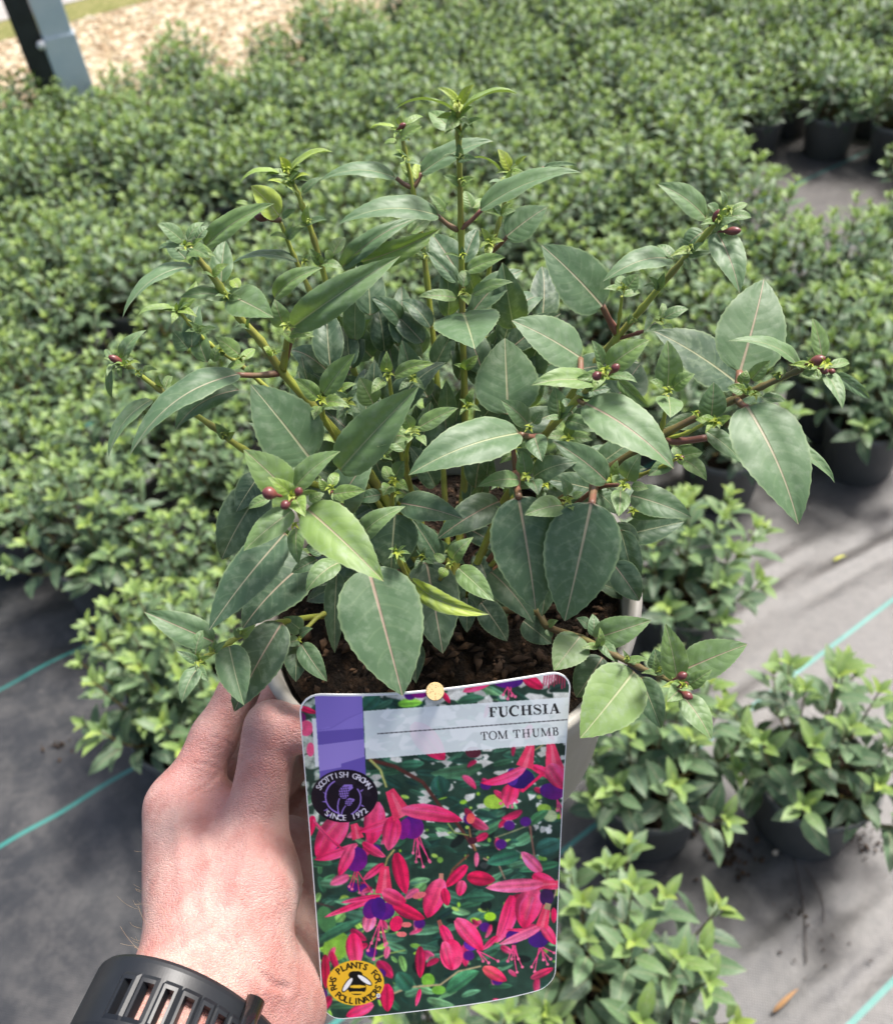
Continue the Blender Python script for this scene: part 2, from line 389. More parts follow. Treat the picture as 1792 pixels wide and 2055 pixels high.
POTM = pot_meshes(); POTM.materials.append(POTG); SOILM = soil_mesh(.0765, .112, 3, 20, 5); SOILM.materials.append(SOIL)
protos = []
for sdv in range(12):
    lv, st = bush(100+sdv) if sdv < 8 else bush(100+sdv, 21)
    Vt, Ft = [], []
    for pts in st: tube(pts, [.0022-.0012*i/(len(pts)-1) for i in range(len(pts))], 5, Vt, Ft, False)
    sm = mesh('stems', Vt, Ft); sm.materials.append(STEMB); protos.append((lv, sm, joined_leaves(lv, 'foliage')))
rp = random.Random(11)
def place(pos, label, group=None, k=None, single=False, rot=None, sc=1.0, tilt=0.0):
    k = (rp.randrange(8, 12) if single else rp.randrange(8)) if k is None else k; lv, sm, fm = protos[k]
    o = empty('potted_fuchsia', pos); o.rotation_euler = (tilt, 0, rp.uniform(0, 6.28) if rot is None else rot); o.scale = (sc,)*3
    tag(o, label, 'potted plant', group)
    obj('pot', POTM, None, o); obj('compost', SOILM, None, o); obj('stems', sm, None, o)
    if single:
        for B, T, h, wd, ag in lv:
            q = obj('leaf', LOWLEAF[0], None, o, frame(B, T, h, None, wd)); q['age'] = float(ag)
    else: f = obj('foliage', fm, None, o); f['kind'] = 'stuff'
    return o
def inside(x, y, P):
    c = False; j = len(P)-1
    for i in range(len(P)):
        if (P[i][1] > y) != (P[j][1] > y) and x < (P[j][0]-P[i][0])*(y-P[i][1])/(P[j][1]-P[i][1])+P[i][0]: c = not c
        j = i
    return c
BED = [(-900, 960), (-60, 1045), (70, 1150), (190, 1290), (290, 1390), (420, 1420), (800, 1270), (1150, 1010), (1420, 790), (1560, 690), (1690, 710), (1740, 660), (2200, 680), (2200, -500), (-900, -500)]
GAP = [(1500, 240), (1600, 150), (1745, 170), (1800, 300), (1735, 425), (1610, 440), (1530, 385)]
sp = .234; cnt = 0; cand = []
for i in range(-30, 40):
    for j in range(-4, 34):
        P = E1*((i+.5*(j % 2))*sp)+E2*(j*sp*.9)
        P += Vector((rp.uniform(-.032, .032), rp.uniform(-.032, .032), 0))
        if P.y < .4 or P.dot(E2) > 3.98: continue
        x, y, z = proj(Vector((P.x, P.y, .24)))
        if z < .3 or not (-520 < x < 2080 and -110 < y < 2200): continue
        if rp.random() < .035: continue
        if inside(x, y, BED) and not inside(x, y, GAP): cand.append((P, 0))
PBX = gnd(118, 150, .27); PBX.z = 0
for P, s in cand:
    sc = rp.uniform(.82, 1.16); x, y, z = proj(Vector((P.x, P.y, .24))); e2 = P.dot(E2)
    if (P-PBX).length < .16: continue
    if (P-PBX).length < .34: lab, grp = 'bushy green fuchsia growing round the foot of the steel post', 'fuchsias at the post'
    elif e2 > 3.72: lab, grp = 'bushy green fuchsia in the last row of the bed, along the gravel', 'last row by the gravel'
    elif not inside(x-60, y+150, BED) and x < 700: lab, grp = 'bushy green fuchsia at the bed edge, overhanging the dark shaded fabric', 'edge row over the dark fabric'
    elif x > 1590 and y > 320: lab, grp = 'bushy green fuchsia between the gap with the whole pot and the bare fabric', 'fuchsias past the gap'
    else: lab, grp = 'bushy green fuchsia in a grey pot, crowded into the big bed', 'fuchsias crowded in the big bed'
    place(P, lab, grp, sc=sc, tilt=rp.uniform(-.05, .05))
def rimpos(px, py): q = gnd(px, py, .13); q.z = 0; return q
for a, lab, sg in (((1672, 228), 'fuchsia standing apart in the gap, its whole dark grey pot in view', True),
                ((1745, 838), 'fuchsia in a grey pot on the bare fabric beside a pale pinkish scrap', True),
                ((1455, 895), 'fuchsia whose shaded grey pot shows behind the held plant\'s drooping leaf', True),
                ((1375, 1190), 'fuchsia behind the rim of the held pale pot, spilling towards the bare fabric', True),
                ((1640, 1555), 'fuchsia in a grey pot standing alone on the wrinkled sunlit fabric', True),
                ((1305, 1560), 'fuchsia in a grey pot tucked against the right side of the plant label', True),
                ((1235, 1985), 'wide leafy fuchsia standing below the plant label, hiding its own pot', True),
                ((372, 1455), 'fuchsia at the corner of the bed, hanging over the dark fabric by the hand', True),
                ((905, 2200), 'fuchsia under the held label, only its top leaves showing', True)):
    place(rimpos(*a), lab, None, single=sg, sc=1.06)
print('PLANTS', len(cand))

# crumbs, twigs and scraps lying on the fabric
def crumbs(name, centre, n, spread, size, label, mat, seed):
    r = random.Random(seed); V, Fc = [], []
    for i in range(n):
        c = centre+Vector((r.gauss(0, spread), r.gauss(0, spread), .004)); s = size*r.uniform(.4, 1.4); b = len(V)
        q = Matrix.Rotation(r.uniform(0, 6.3), 3, 'Z')
        for v in ico: V.append(c+q @ Vector((v.x*s*r.uniform(.8, 1.6), v.y*s*r.uniform(.5, 1), v.z*s*.6+.001)))
        Fc += [tuple(b+k for k in f) for f in icf]
    o = obj(name, mesh(name, V, Fc), mat); o['kind'] = 'stuff'; o['label'] = label; o['category'] = 'debris'; return o
crumbs('spilt_compost', gnd(1450, 1700), 90, .022, .004, 'brown compost spilt on the fabric between the pots', CHIP, 1)
crumbs('spilt_compost', gnd(1739, 1694), 40, .018, .003, 'scatter of brown crumbs on the sunlit fabric', CHIP, 2)
crumbs('spilt_compost', gnd(1626, 1858), 24, .03, .0025, 'thin scatter of tiny crumbs on the wrinkled fabric', CHIP, 3)
crumbs('spilt_compost', gnd(110, 1500), 14, .02, .0035, 'dark crumbs beside the green thread on the shaded fabric', CHIP, 4)
DRY = simple('dry_leaf', (.22, .11, .04), (.42, .26, .12), 50, .8); PALE = simple('pale_chip', (.45, .35, .25), (.6, .5, .4), 50, .8); YEL = simple('yellow_leaf', (.40, .38, .03), (.30, .34, .04), 60, .6)
def scrap(px, py, L, wd, ang, mat, label):
    q = gnd(px, py); d = Vector((math.cos(ang), math.sin(ang), .12)); B = q+Vector((0, 0, .005))
    me = SML[1].copy(); me.materials.clear(); o = obj('leaf_scrap', me, mat, None, frame(B, B+d*L, Vector((0, 0, 1)), None, wd)); tag(o, label, 'leaf scrap'); return o
scrap(175, 1480, .014, .008, .3, DRY, 'small tan dry leaf scrap on the dark fabric by the bed corner')
scrap(1670, 1130, .03, .006, .2, YEL, 'thin yellow leaf scrap on the pale fabric behind the trailing branch')
scrap(1680, 915, .016, .010, 1.0, PALE, 'pale pinkish scrap on the bare fabric beside a grey pot')
scrap(1551, 1720, .012, .008, .6, PALE, 'cream leaf scrap on the fabric below the lone pot')
scrap(1549, 2036, .05, .006, .5, DRY, 'narrow dry grass blade on the wrinkled fabric')
def twig(pts, rad, label):
    V, Fc = tube(spline([gnd(*p)+Vector((0, 0, .004)) for p in pts], 5), rad, 5); tag(obj('twig', mesh('twig', V, Fc), simple('twig', (.03, .02, .015), (.07, .05, .03), 90, .8)), label, 'twig')
twig([(1592, 1725), (1605, 1790), (1613, 1845), (1617, 1936)], .0009, 'long dark twig lying on the wrinkled fabric')
twig([(1613, 1742), (1646, 1800), (1652, 1856)], .0007, 'short dark twig beside the long one on the fabric')
# ------------------------------------------------------------------ the held plant
UPC = Vector((-.075, .612, .787)).normalized()        # pot axis in camera axes (roughly world up)
RIMC = cs(888, 1165, .400)
up_w = (M.to_3x3() @ UPC).normalized(); xx = up_w.orthogonal().normalized()
PH, PR, PRB = .13, .088, .077
PM = Matrix((xx, up_w.cross(xx), up_w)).transposed().to_4x4(); PM.translation = M @ (RIMC-UPC*PH)
PLANT = empty('potted_fuchsia'); PLANT.matrix_world = PM
tag(PLANT, 'sharp leafy fuchsia with maroon buds in a pale taupe pot held by the hand', 'potted plant')
PI_ = PM.inverted()
me = pot_meshes(PR, PRB, PH, 72); obj('pot', me, POTT, PLANT)
soil = obj('compost', soil_mesh(PR-.0095, PH-.020, 8, 60, 22, .0028), SOIL, PLANT)
r = random.Random(21); V, Fc = [], []
for i in range(700):
    a = r.uniform(0, 6.28); q = (PR-.014)*math.sqrt(r.random()); s = r.choice((.0009, .0012, .0018, .0028))*r.uniform(.7, 1.3); b = len(V)
    mt = Matrix.Rotation(r.uniform(0, 6.3), 3, 'Z') @ Matrix.Rotation(r.uniform(-1, 1), 3, 'X')
    for v in ico: V.append(Vector((q*math.cos(a), q*math.sin(a), PH-.018)) + mt @ Vector((v.x*s*r.uniform(.8, 2), v.y*s*.7, v.z*s*.7)))
    Fc += [tuple(b+k for k in f) for f in icf]
ch = obj('bark_chips', mesh('bark_chips', V, Fc), CHIP, soil); ch['kind'] = 'stuff'

def P_(p): return PI_ @ at(*p)                         # pixel and depth to the plant's own space
R3 = PI_.to_3x3()
upl = (R3 @ Vector((0, 0, 1))).normalized(); tocam = (R3 @ (-fwd)).normalized()
HINT = (upl*.55+tocam*.75).normalized()
rl = random.Random(77); STEMS = {}; LEAVES = []
def stem(key, pts, r0, r1, mat=None, name='stem'):
    sp_ = spline([P_(p) for p in pts], 6); n = len(sp_)
    V, Fc = tube(sp_, [.80*(r0+(r1-r0)*i/(n-1))+(.00035 if i % 6 == 0 and 0 < i < n-1 else 0) for i in range(n)], 9)
    o = obj(name, mesh('stem', V, Fc), mat or STEM, PLANT); STEMS[key] = o; return o
def leaf(key, bx, by, tx, ty, wpx, d, dt=None, age=.6, roll=0, v=None, small=None):
    dt = d+rl.uniform(-.006, .006) if dt is None else dt
    B, T = P_((bx, by, d)), P_((tx, ty, dt))
    ax = (T-B).normalized(); h = Matrix.Rotation(R_(roll+rl.uniform(-9, 9)), 3, ax) @ HINT
    wd = wpx/F*(d+dt)/2*1.06
    sm = (wpx < 30) if small is None else small
    me = (SML if sm else BIG)[rl.randrange(3 if sm else len(BIG)) if v is None else v]
    LEAVES.append((wd*(T-B).length, key, me, frame(B, T, h, None, wd), float(max(0, min(1, age+rl.uniform(-.06, .06))))))
def bud(key, x, y, rpx, d, ang=0, elong=1.5):
    r = rpx/F*d; prof = [(0, -r*elong*1.9), (r*.22, -r*elong*1.6), (r*.3, -r*elong), (r*.8, -r*elong*.45), (r, 0), (r*.86, r*elong*.5), (r*.4, r*elong*.9), (0, r*elong)]
    V, Fc = lathe(prof, 12); c = P_((x, y, d)); e = P_((x+math.cos(ang)*10, y-math.sin(ang)*10, d-.001)); z = (e-c).normalized(); xv = z.orthogonal().normalized()
    m = Matrix((xv, z.cross(xv), z)).transposed().to_4x4(); m.translation = c; obj('bud', mesh('bud', V, Fc), BUD, STEMS[key], m)
def heart(key, x, y, d, size=12, n=4, a0=None):
    """the tight yellow-green tip of a shoot"""
    a0 = rl.uniform(0, 6) if a0 is None else a0
    for i in range(n):
        a = a0+i*2*math.pi/n+rl.uniform(-.3, .3); L = size*rl.uniform(.8, 1.3)
        leaf(key, x, y, x+math.cos(a)*L, y+math.sin(a)*L*.8, L*.55, d-.001, d-.004-rl.random()*.003, rl.uniform(0, .08), 0, None, True)
def rosette(key, x, y, d, L=32, n=4, a0=0, age=.3):
    for i in range(n):
        a = a0+i*2*math.pi/n+rl.uniform(-.35, .35); q = L*rl.uniform(.75, 1.25)
        leaf(key, x, y, x+math.cos(a)*q, y+math.sin(a)*q, q*.48, d, d-.004, age, 0, None, True)
    heart(key, x, y, d-.002, L*.38)
def petiole(key, a, b, r=.0009, mat=None):
    V, Fc = tube(spline([P_(a), P_(((a[0]+b[0])/2, (a[1]+b[1])/2+3, (a[2]+b[2])/2)), P_(b)], 3), [r*1.25]*3+[r]*4, 6)
    obj('petiole', mesh('petiole', V, Fc), mat or PETI, STEMS[key])
G = .40
BASE = (905, 1215, .405)
# --- central upright stem
stem('c', [BASE, (930, 1000, .402), (932, 800, .383), (928, 650, .367), (925, 460, .342), (920, 270, .315), (919, 205, .306)], .0023, .0010)
for q in ((915, 224, 790, 221, 30, .308, .300, .22, 35, 2), (927, 222, 1040, 188, 28, .308, .304, .22, -30, 1), (920, 207, 877, 175, 18, .305, .301, .05), (924, 207, 951, 169, 24, .305, .300, .1),
          (907, 261, 861, 224, 42, .318, .322, .45), (927, 280, 970, 238, 32, .316, .305, .4), (922, 280, 891, 265, 18, .316, .305, .25),
          (964, 422, 1167, 346, 66, .335, .322, .5, -12, 1), (880, 433, 677, 451, 64, .337, .328, .55, 12, 2), (893, 424, 861, 391, 20, .337, None, .4), (898, 424, 905, 405, 12, .336, None, .2),
          (945, 417, 932, 382, 24, .336, None, .35), (948, 417, 977, 408, 18, .336, None, .35), (919, 546, 867, 469, 66, .362, .366, .75), (929, 530, 958, 459, 42, .362, .366, .7), (917, 566, 854, 504, 34, .358, None, .65),
          (938, 543, 1014, 516, 38, .351, .345, .4), (929, 576, 933, 541, 24, .350, None, .3), (916, 598, 838, 596, 28, .351, .345, .3), (949, 590, 1030, 566, 30, .351, .345, .35), (932, 592, 940, 612, 22, .350, .343, .25),
          (930, 628, 953, 700, 128, .356, .330, .5, 0, 0)): leaf('c', *q)
heart('c', 919, 203, .304, 10); heart('c', 931, 588, .349, 12)
petiole('c', (921, 461, .342), (966, 421, .335)); petiole('c', (918, 461, .342), (878, 432, .337))
for s in (-1, 1): leaf('c', 919+s*3, 225, 919+s*7, 205, 12, .306, None, .05)
# --- stems behind
stem('b1', [BASE, (880, 800, .40), (857, 563, .385), (845, 475, .378), (828, 376, .368), (812, 300, .36), (806, 270, .357)], .0018, .0009)
for q in ((796, 259, 740, 259, 18, .357, None, .2, 25), (809, 253, 851, 235, 15, .357, None, .3), (803, 278, 848, 253, 28, .356, .35, .15), (801, 249, 806, 231, 15, .356, None, .1), (796, 287, 770, 288, 19, .36, None, .2),
          (845, 348, 991, 283, 54, .366, .36, .5, -10, 1), (793, 356, 640, 364, 46, .366, .36, .55, 10, 2), (826, 360, 806, 325, 18, .366, None, .15), (834, 360, 838, 325, 18, .366, None, .15),
          (693, 534, 883, 459, 50, .372, .366, .35, 62, 1), (683, 540, 841, 437, 40, .374, .37, .6, 10), (822, 470, 870, 430, 30, .37, None, .35), (830, 480, 790, 500, 20, .372, None, .4)): leaf('b1', *q)
bud('b1', 807, 252, 6, .354, .6); petiole('b1', (828, 376, .368), (795, 356, .366)); petiole('b1', (829, 376, .368), (846, 347, .366))
stem('b2', [BASE, (960, 800, .40), (975, 600, .388), (987, 504, .38), (1000, 450, .376), (1015, 395, .372), (1024, 340, .368)], .0017, .0009)
for q in ((1022, 340, 998, 298, 27, .368, None, .08), (1035, 330, 1058, 312, 12, .367, None, .1), (1006, 346, 930, 324, 20, .37, .366, .2, 50), (1090, 335, 1161, 333, 12, .37, None, .5),
          (1016, 474, 1098, 415, 68, .372, .366, .55, 0, 0)): leaf('b2', *q)
rosette('b2', 983, 488, .376, 30, 5, .2, .15); petiole('b2', (985, 505, .38), (1018, 474, .373)); petiole('b2', (1012, 400, .372), (1092, 336, .37), .0008)
stem('b3', [(860, 1180, .405), (780, 950, .40), (697, 704, .388), (660, 585, .378), (630, 480, .368), (606, 411, .36), (598, 388, .358), (574, 340, .354)], .0020, .0010)
for q in ((560, 432, 503, 372, 72, .36, .352, .12, 15, 0), (598, 387, 537, 362, 42, .358, .35, .12, 30), (606, 387, 646, 356, 20, .358, None, .5), (567, 351, 480, 369, 20, .354, .35, .18, 30), (582, 347, 668, 304, 28, .354, .35, .2, -20, 1),
          (577, 343, 561, 313, 24, .353, None, .05), (498, 409, 472, 407, 10, .36, None, .2), (598, 525, 460, 533, 34, .372, .366, .65, 15, 2), (668, 510, 693, 476, 28, .37, None, .3), (664, 520, 655, 500, 18, .37, None, .2), (732, 695, 804, 600, 68, .388, .384, .85, 0, 0),
          (722, 672, 745, 640, 24, .384, None, .3), (714, 675, 704, 645, 20, .384, None, .3)): leaf('b3', *q)
heart('b3', 576, 343, .352, 9); rosette('b3', 612, 528, .37, 22, 4, .5, .25)
stem('b4', [(700, 800, .392), (660, 668, .385), (620, 580, .378), (590, 514, .372), (563, 446, .364)], .0016, .0010)
bud('b4', 524, 436, 9, .360, 2.9, 1.6); petiole('b4', (563, 440, .364), (536, 437, .361), .0009)
for q in ((566, 436, 594, 420, 16, .363, None, .5), (560, 440, 548, 415, 12, .363, None, .3)): leaf('b4', *q)
# --- left stem
stem('l', [(860, 1150, .402), (740, 950, .385), (622, 810, .362), (567, 747, .352), (523, 684, .343), (480, 636, .336), (440, 573, .328), (416, 541, .324), (380, 497, .318)], .0026, .0013)
for q in ((365, 482, 316, 449, 36, .318, None, .42), (377, 482, 410, 446, 20, .318, None, .45), (385, 502, 422, 517, 34, .317, .31, .42), (369, 498, 315, 508, 16, .317, None, .45), (395, 480, 420, 455, 26, .322, None, .5),
          (412, 494, 551, 408, 48, .325, .316, .42, 12, 1), (373, 518, 334, 482, 34, .326, None, .5), (385, 533, 246, 638, 50, .323, .312, .5, 10, 2), (444, 569, 452, 482, 44, .332, .336, .55), (472, 597, 361, 597, 40, .333, .325, .4, 12, 1),
          (464, 594, 549, 637, 72, .331, .314, .48, 0, 0), (551, 597, 648, 537, 42, .343, .336, .42), (588, 656, 804, 513, 66, .334, .322, .45, 22, 3), (480, 751, 260, 915, 80, .34, .322, .72, 8, 2), (480, 783, 351, 864, 62, .348, .342, .72, 20, 3),
          (571, 656, 551, 600, 40, .336, .33, .32), (582, 672, 632, 676, 24, .335, None, .25), (586, 652, 604, 630, 20, .336, None, .3), (570, 664, 590, 690, 18, .335, None, .2), (480, 580, 466, 562, 22, .334, None, .2)): leaf('l', *q)
heart('l', 374, 493, .315, 13); heart('l', 578, 657, .332, 15, 6)
petiole('l', (562, 748, .352), (478, 752, .340), .0011); petiole('l', (566, 740, .352), (592, 655, .335), .0011); petiole('l', (568, 742, .351), (578, 665, .336), .0013, STEM)
stem('l2', [(720, 1000, .395), (600, 960, .378), (488, 901, .364), (424, 854, .356), (317, 779, .346), (258, 735, .34), (236, 722, .338)], .0019, .0009)
for q in ((246, 723, 294, 662, 30, .34, None, .5), (224, 722, 212, 700, 12, .339, None, .4), (224, 739, 228, 800, 17, .339, .345, .4), (230, 728, 215, 755, 14, .339, None, .3), (240, 735, 245, 760, 12, .34, None, .35), (305, 802, 218, 919, 46, .342, .332, .52, 10, 2),
          (325, 775, 318, 752, 18, .346, None, .4), (332, 778, 345, 755, 16, .346, None, .3)): leaf('l2', *q)
bud('l2', 232, 721, 8, .335, 2.7, 1.9)
stem('l3', [(560, 800, .37), (480, 730, .362), (420, 690, .356), (380, 648, .35), (358, 622, .346)], .0013, .0008)
for q in ((349, 620, 276, 634, 22, .346, .34, .3, 20), (357, 624, 394, 563, 22, .346, None, .32, 40), (385, 696, 400, 612, 38, .354, None, .6), (378, 700, 347, 664, 38, .354, None, .6), (480, 711, 432, 676, 34, .352, .345, .35), (416, 727, 400, 660, 38, .356, None, .38), (430, 726, 440, 690, 20, .354, None, .3),
          (488, 722, 512, 700, 22, .352, None, .3), (492, 730, 455, 740, 24, .35, None, .3), (498, 733, 508, 752, 20, .35, None, .35)): leaf('l3', *q)
heart('l3', 484, 722, .348, 12)
# --- rosettes over the middle left
stem('m1', [(850, 1150, .402), (720, 950, .38), (655, 850, .352), (647, 805, .342)], .0016, .0010)
for q in ((638, 798, 590, 759, 34, .342, .334, .32), (650, 790, 713, 709, 46, .342, .334, .35), (650, 810, 703, 818, 30, .341, .335, .3), (642, 815, 630, 842, 24, .342, .336, .35)): leaf('m1', *q)
heart('m1', 645, 803, .338, 15, 6)
stem('m2', [(880, 1150, .402), (815, 950, .385), (790, 820, .362), (780, 755, .350)], .0015, .0009)
for q in ((776, 747, 776, 703, 24, .35, .344, .3), (792, 755, 872, 729, 30, .35, .342, .3), (770, 762, 745, 790, 24, .35, .345, .3), (749, 810, 721, 757, 48, .358, .354, .35), (796, 826, 895, 727, 66, .378, .374, .85), (800, 800, 758, 690, 60, .386, .39, .85)): leaf('m2', *q)
heart('m2', 780, 752, .346, 14, 5)
stem('m3', [(880, 1180, .402), (830, 1000, .375), (815, 920, .350), (828, 868, .335)], .0014, .0009)
for q in ((840, 858, 919, 819, 38, .333, .326, .32), (824, 858, 808, 826, 28, .333, .328, .3), (816, 878, 757, 897, 36, .333, .326, .32), (840, 876, 856, 896, 18, .333, .328, .28), (812, 905, 775, 880, 30, .342, None, .4)): leaf('m3', *q)
heart('m3', 831, 866, .329, 15, 6)
# --- the big front rosette, left
stem('f', [(840, 1200, .402), (700, 1120, .37), (622, 1060, .33), (598, 1020, .310), (588, 998, .303)], .0020, .0011)
for q in ((585, 992, 489, 902, 74, .305, .296, .32, 0, 0), (591, 980, 683, 906, 56, .305, .297, .34, 0, 1), (588, 995, 537, 957, 32, .302, .294, .22), (587, 1024, 489, 1106, 58, .306, .30, .35, 0, 0), (617, 1022, 770, 1167, 98, .306, .292, .30, 0, 1), (620, 1005, 651, 990, 20, .304, None, .3), (594, 1003, 613, 1038, 38, .303, .294, .28),
          (596, 1059, 600, 1133, 34, .318, .316, .45), (545, 999, 498, 1022, 24, .312, None, .3), (623, 921, 503, 771, 128, .342, .330, .55, 0, 0), (683, 943, 841, 775, 90, .338, .322, .45, 10, 4), (686, 1020, 754, 917, 84, .358, .352, .62), (530, 974, 445, 1123, 92, .356, .360, .95), (523, 950, 474, 1027, 54, .352, None, .95),
          (573, 1070, 420, 1265, 94, .326, .318, .75, 6, 0), (628, 1118, 487, 1262, 112, .350, .344, .95, 0, 1), (679, 1130, 614, 1188, 48, .326, .32, .45), (637, 1123, 585, 1150, 28, .338, None, .75), (648, 1112, 615, 1096, 22, .336, None, .6)): leaf('f', *q)
bud('f', 541, 990, 14, .292, 2.9, 1.15); bud('f', 599, 987, 9, .294, 1.2, 1.2); bud('f', 573, 1013, 10, .293, 3.8, 1.15); heart('f', 589, 995, .299, 15, 5); heart('f', 592, 1055, .318, 14, 4)
stem('f2', [(800, 1150, .40), (720, 1060, .365), (680, 1010, .340), (664, 985, .333)], .0015, .0010, PETI)
for q in ((669, 992, 733, 985, 32, .332, .325, .3), (665, 978, 677, 948, 22, .332, None, .25), (655, 985, 640, 960, 18, .333, None, .25), (666, 990, 690, 1010, 20, .332, None, .3)): leaf('f2', *q)
heart('f2', 663, 983, .329, 13, 5)
stem('f3', [(850, 1200, .402), (790, 1090, .38), (786, 1010, .362), (792, 960, .35)], .0015, .0009)
for q in ((725, 1078, 814, 1016, 46, .332, .324, .36), (793, 1030, 785, 1150, 96, .346, .35, .88, 0, 0), (786, 965, 770, 935, 24, .349, None, .35), (795, 955, 812, 925, 34, .349, None, .6), (798, 968, 820, 985, 22, .348, None, .3), (785, 975, 768, 995, 30, .348, None, .35), (765, 992, 714, 1003, 28, .352, None, .8),
          (805, 1010, 930, 1042, 60, .346, .338, .78, 0, 1), (1002, 1006, 876, 1083, 66, .366, .36, .85), (880, 1124, 827, 1042, 48, .362, .358, .8)): leaf('f3', *q)
heart('f3', 792, 966, .346, 14, 5)
# --- front hanging leaves
stem('h', [(860, 1230, .402), (790, 1190, .37), (745, 1150, .326), (738, 1140, .322)], .0016, .0012)
for q in ((739, 1140, 808, 1397, 158, .320, .314, .68, 0, 0), (676, 1148, 672, 1311, 42, .372, .376, .95), (835, 1293, 835, 1372, 38, .368, .36, .9)): leaf('h', *q)
stem('h2', [(870, 1230, .402), (830, 1180, .36), (804, 1130, .327), (800, 1112, .322)], .0013, .0009)
for i in range(7):
    a = i*.9; leaf('h2', 800, 1112, 800+math.cos(a)*24, 1112+math.sin(a)*22, 12, .320, .314, .38, rl.uniform(-40, 40), None, True)
heart('h2', 800, 1112, .318, 12, 5)
stem('h3', [(900, 1230, .404), (880, 1180, .37), (890, 1150, .345), (903, 1132, .337)], .0013, .0009)
for q in ((908, 1122, 950, 1078, 36, .337, .33, .35), (920, 1140, 992, 1207, 46, .337, .328, .4), (828, 1164, 982, 1233, 40, .330, .318, .12, 35, 5), (892, 1128, 870, 1112, 18, .337, None, .3), (895, 1140, 885, 1160, 22, .336, None, .25), (856, 1128, 889, 1312, 102, .358, .352, .98, 0, 0), (937, 1200, 937, 1270, 36, .376, None, .9)): leaf('h3', *q)
heart('h3', 903, 1133, .333, 11, 5)
# --- right upper stem
stem('r1', [(930, 1180, .404), (1080, 900, .392), (1180, 745, .378), (1236, 680, .37), (1288, 619, .36), (1349, 546, .35), (1420, 465, .338), (1446, 436, .333)], .0024, .0011)
for q in ((1209, 614, 1086, 491, 110, .356, .346, .72, 0, 0), (1346, 519, 1209, 565, 58, .347, .338, .5, 14, 2), (1415, 436, 1319, 369, 56, .337, .33, .48, 0, 1), (1412, 465, 1373, 502, 44, .342, .346, .6), (1439, 467, 1484, 588, 64, .337, .33, .55, 0, 1), (1452, 413, 1444, 381, 16, .332, None, .35), (1440, 424, 1418, 410, 22, .333, None, .45), (1469, 433, 1508, 436, 22, .331, None, .35),
          (1472, 420, 1500, 408, 16, .331, None, .3), (1435, 462, 1480, 440, 24, .334, .328, .5), (1351, 519, 1319, 492, 24, .346, None, .42), (1378, 511, 1361, 477, 24, .344, None, .42), (1381, 516, 1430, 506, 14, .344, None, .5), (1371, 523, 1384, 540, 24, .344, None, .45), (1478, 768, 1312, 664, 108, .386, .382, .88, 0, 0)): leaf('r1', *q)
heart('r1', 1462, 424, .328, 12, 5); bud('r1', 1437, 432, 7, .330, 1.0, 2.0); bud('r1', 1470, 463, 9, .329, .05, 1.9); petiole('r1', (1238, 668, .369), (1208, 612, .357), .0014)
stem('r1b', [(1236, 680, .37), (1244, 630, .36), (1248, 594, .355)], .0009, .0008)
for q in ((1248, 592, 1211, 580, 20, .354, .348, .38), (1253, 586, 1281, 549, 34, .356, None, .45), (1246, 586, 1246, 552, 24, .356, None, .4), (1250, 594, 1285, 588, 18, .354, None, .38)): leaf('r1b', *q)
heart('r1b', 1249, 580, .351, 15, 5)
stem('r1c', [(1240, 680, .37), (1280, 668, .362), (1318, 655, .357)], .0010, .0008, PETI)
for q in ((1332, 639, 1382, 620, 26, .357, None, .45), (1326, 640, 1330, 608, 14, .357, None, .3), (1317, 648, 1291, 668, 38, .355, .348, .42), (1330, 652, 1350, 660, 16, .356, None, .4)): leaf('r1c', *q)
heart('r1c', 1322, 645, .353, 15, 4)
# --- far right stem
stem('r2', [(940, 1190, .404), (1080, 1040, .388), (1219, 942, .368), (1337, 869, .352), (1466, 805, .338), (1528, 776, .331), (1596, 746, .324), (1640, 730, .320)], .0025, .0011, STEMB)
for q in ((1484, 748, 1533, 560, 132, .345, .352, .55, 0, 0), (1498, 815, 1602, 1053, 138, .326, .314, .5, 0, 1), (1417, 866, 1490, 930, 42, .348, None, .6), (1580, 883, 1675, 969, 28, .35, None, .5), (1606, 740, 1461, 684, 46, .325, .315, .42, 12, 2), (1650, 717, 1630, 638, 38, .319, .316, .4), (1664, 737, 1704, 729, 20, .318, None, .38), (1655, 746, 1690, 821, 36, .317, .31, .42),
          (1674, 748, 1746, 801, 24, .319, None, .5, 20), (1610, 748, 1660, 768, 18, .323, None, .45), (1488, 771, 1498, 742, 24, .335, None, .25), (1508, 761, 1546, 723, 30, .335, None, .42), (1493, 786, 1459, 778, 24, .333, None, .45), (1528, 798, 1575, 806, 20, .331, None, .45)): leaf('r2', *q)
bud('r2', 1640, 723, 11, .313, .3, 1.5); bud('r2', 1654, 744, 7, .314, -.4, 1.3); bud('r2', 1669, 745, 6, .314, -.3, 1.2); heart('r2', 1655, 730, .315, 13, 5); heart('r2', 1512, 793, .328, 13, 4)
petiole('r2', (1478, 800, .337), (1484, 746, .344), .0015); petiole('r2', (1337, 884, .352), (1418, 878, .345), .0014); petiole('r2', (1480, 803, .336), (1500, 818, .326), .0012)
stem('r3', [(1337, 880, .352), (1380, 868, .345), (1420, 845, .340)], .0010, .0009)
for q in ((1427, 836, 1432, 766, 52, .340, .336, .5), (1428, 850, 1395, 842, 20, .339, None, .3), (1440, 850, 1470, 836, 20, .339, None, .3), (1400, 844, 1332, 859, 36, .362, None, .45)): leaf('r3', *q)
heart('r3', 1436, 848, .336, 16, 5)
stem('r4', [(1320, 885, .356), (1330, 850, .345), (1340, 795, .336)], .0011, .0009)
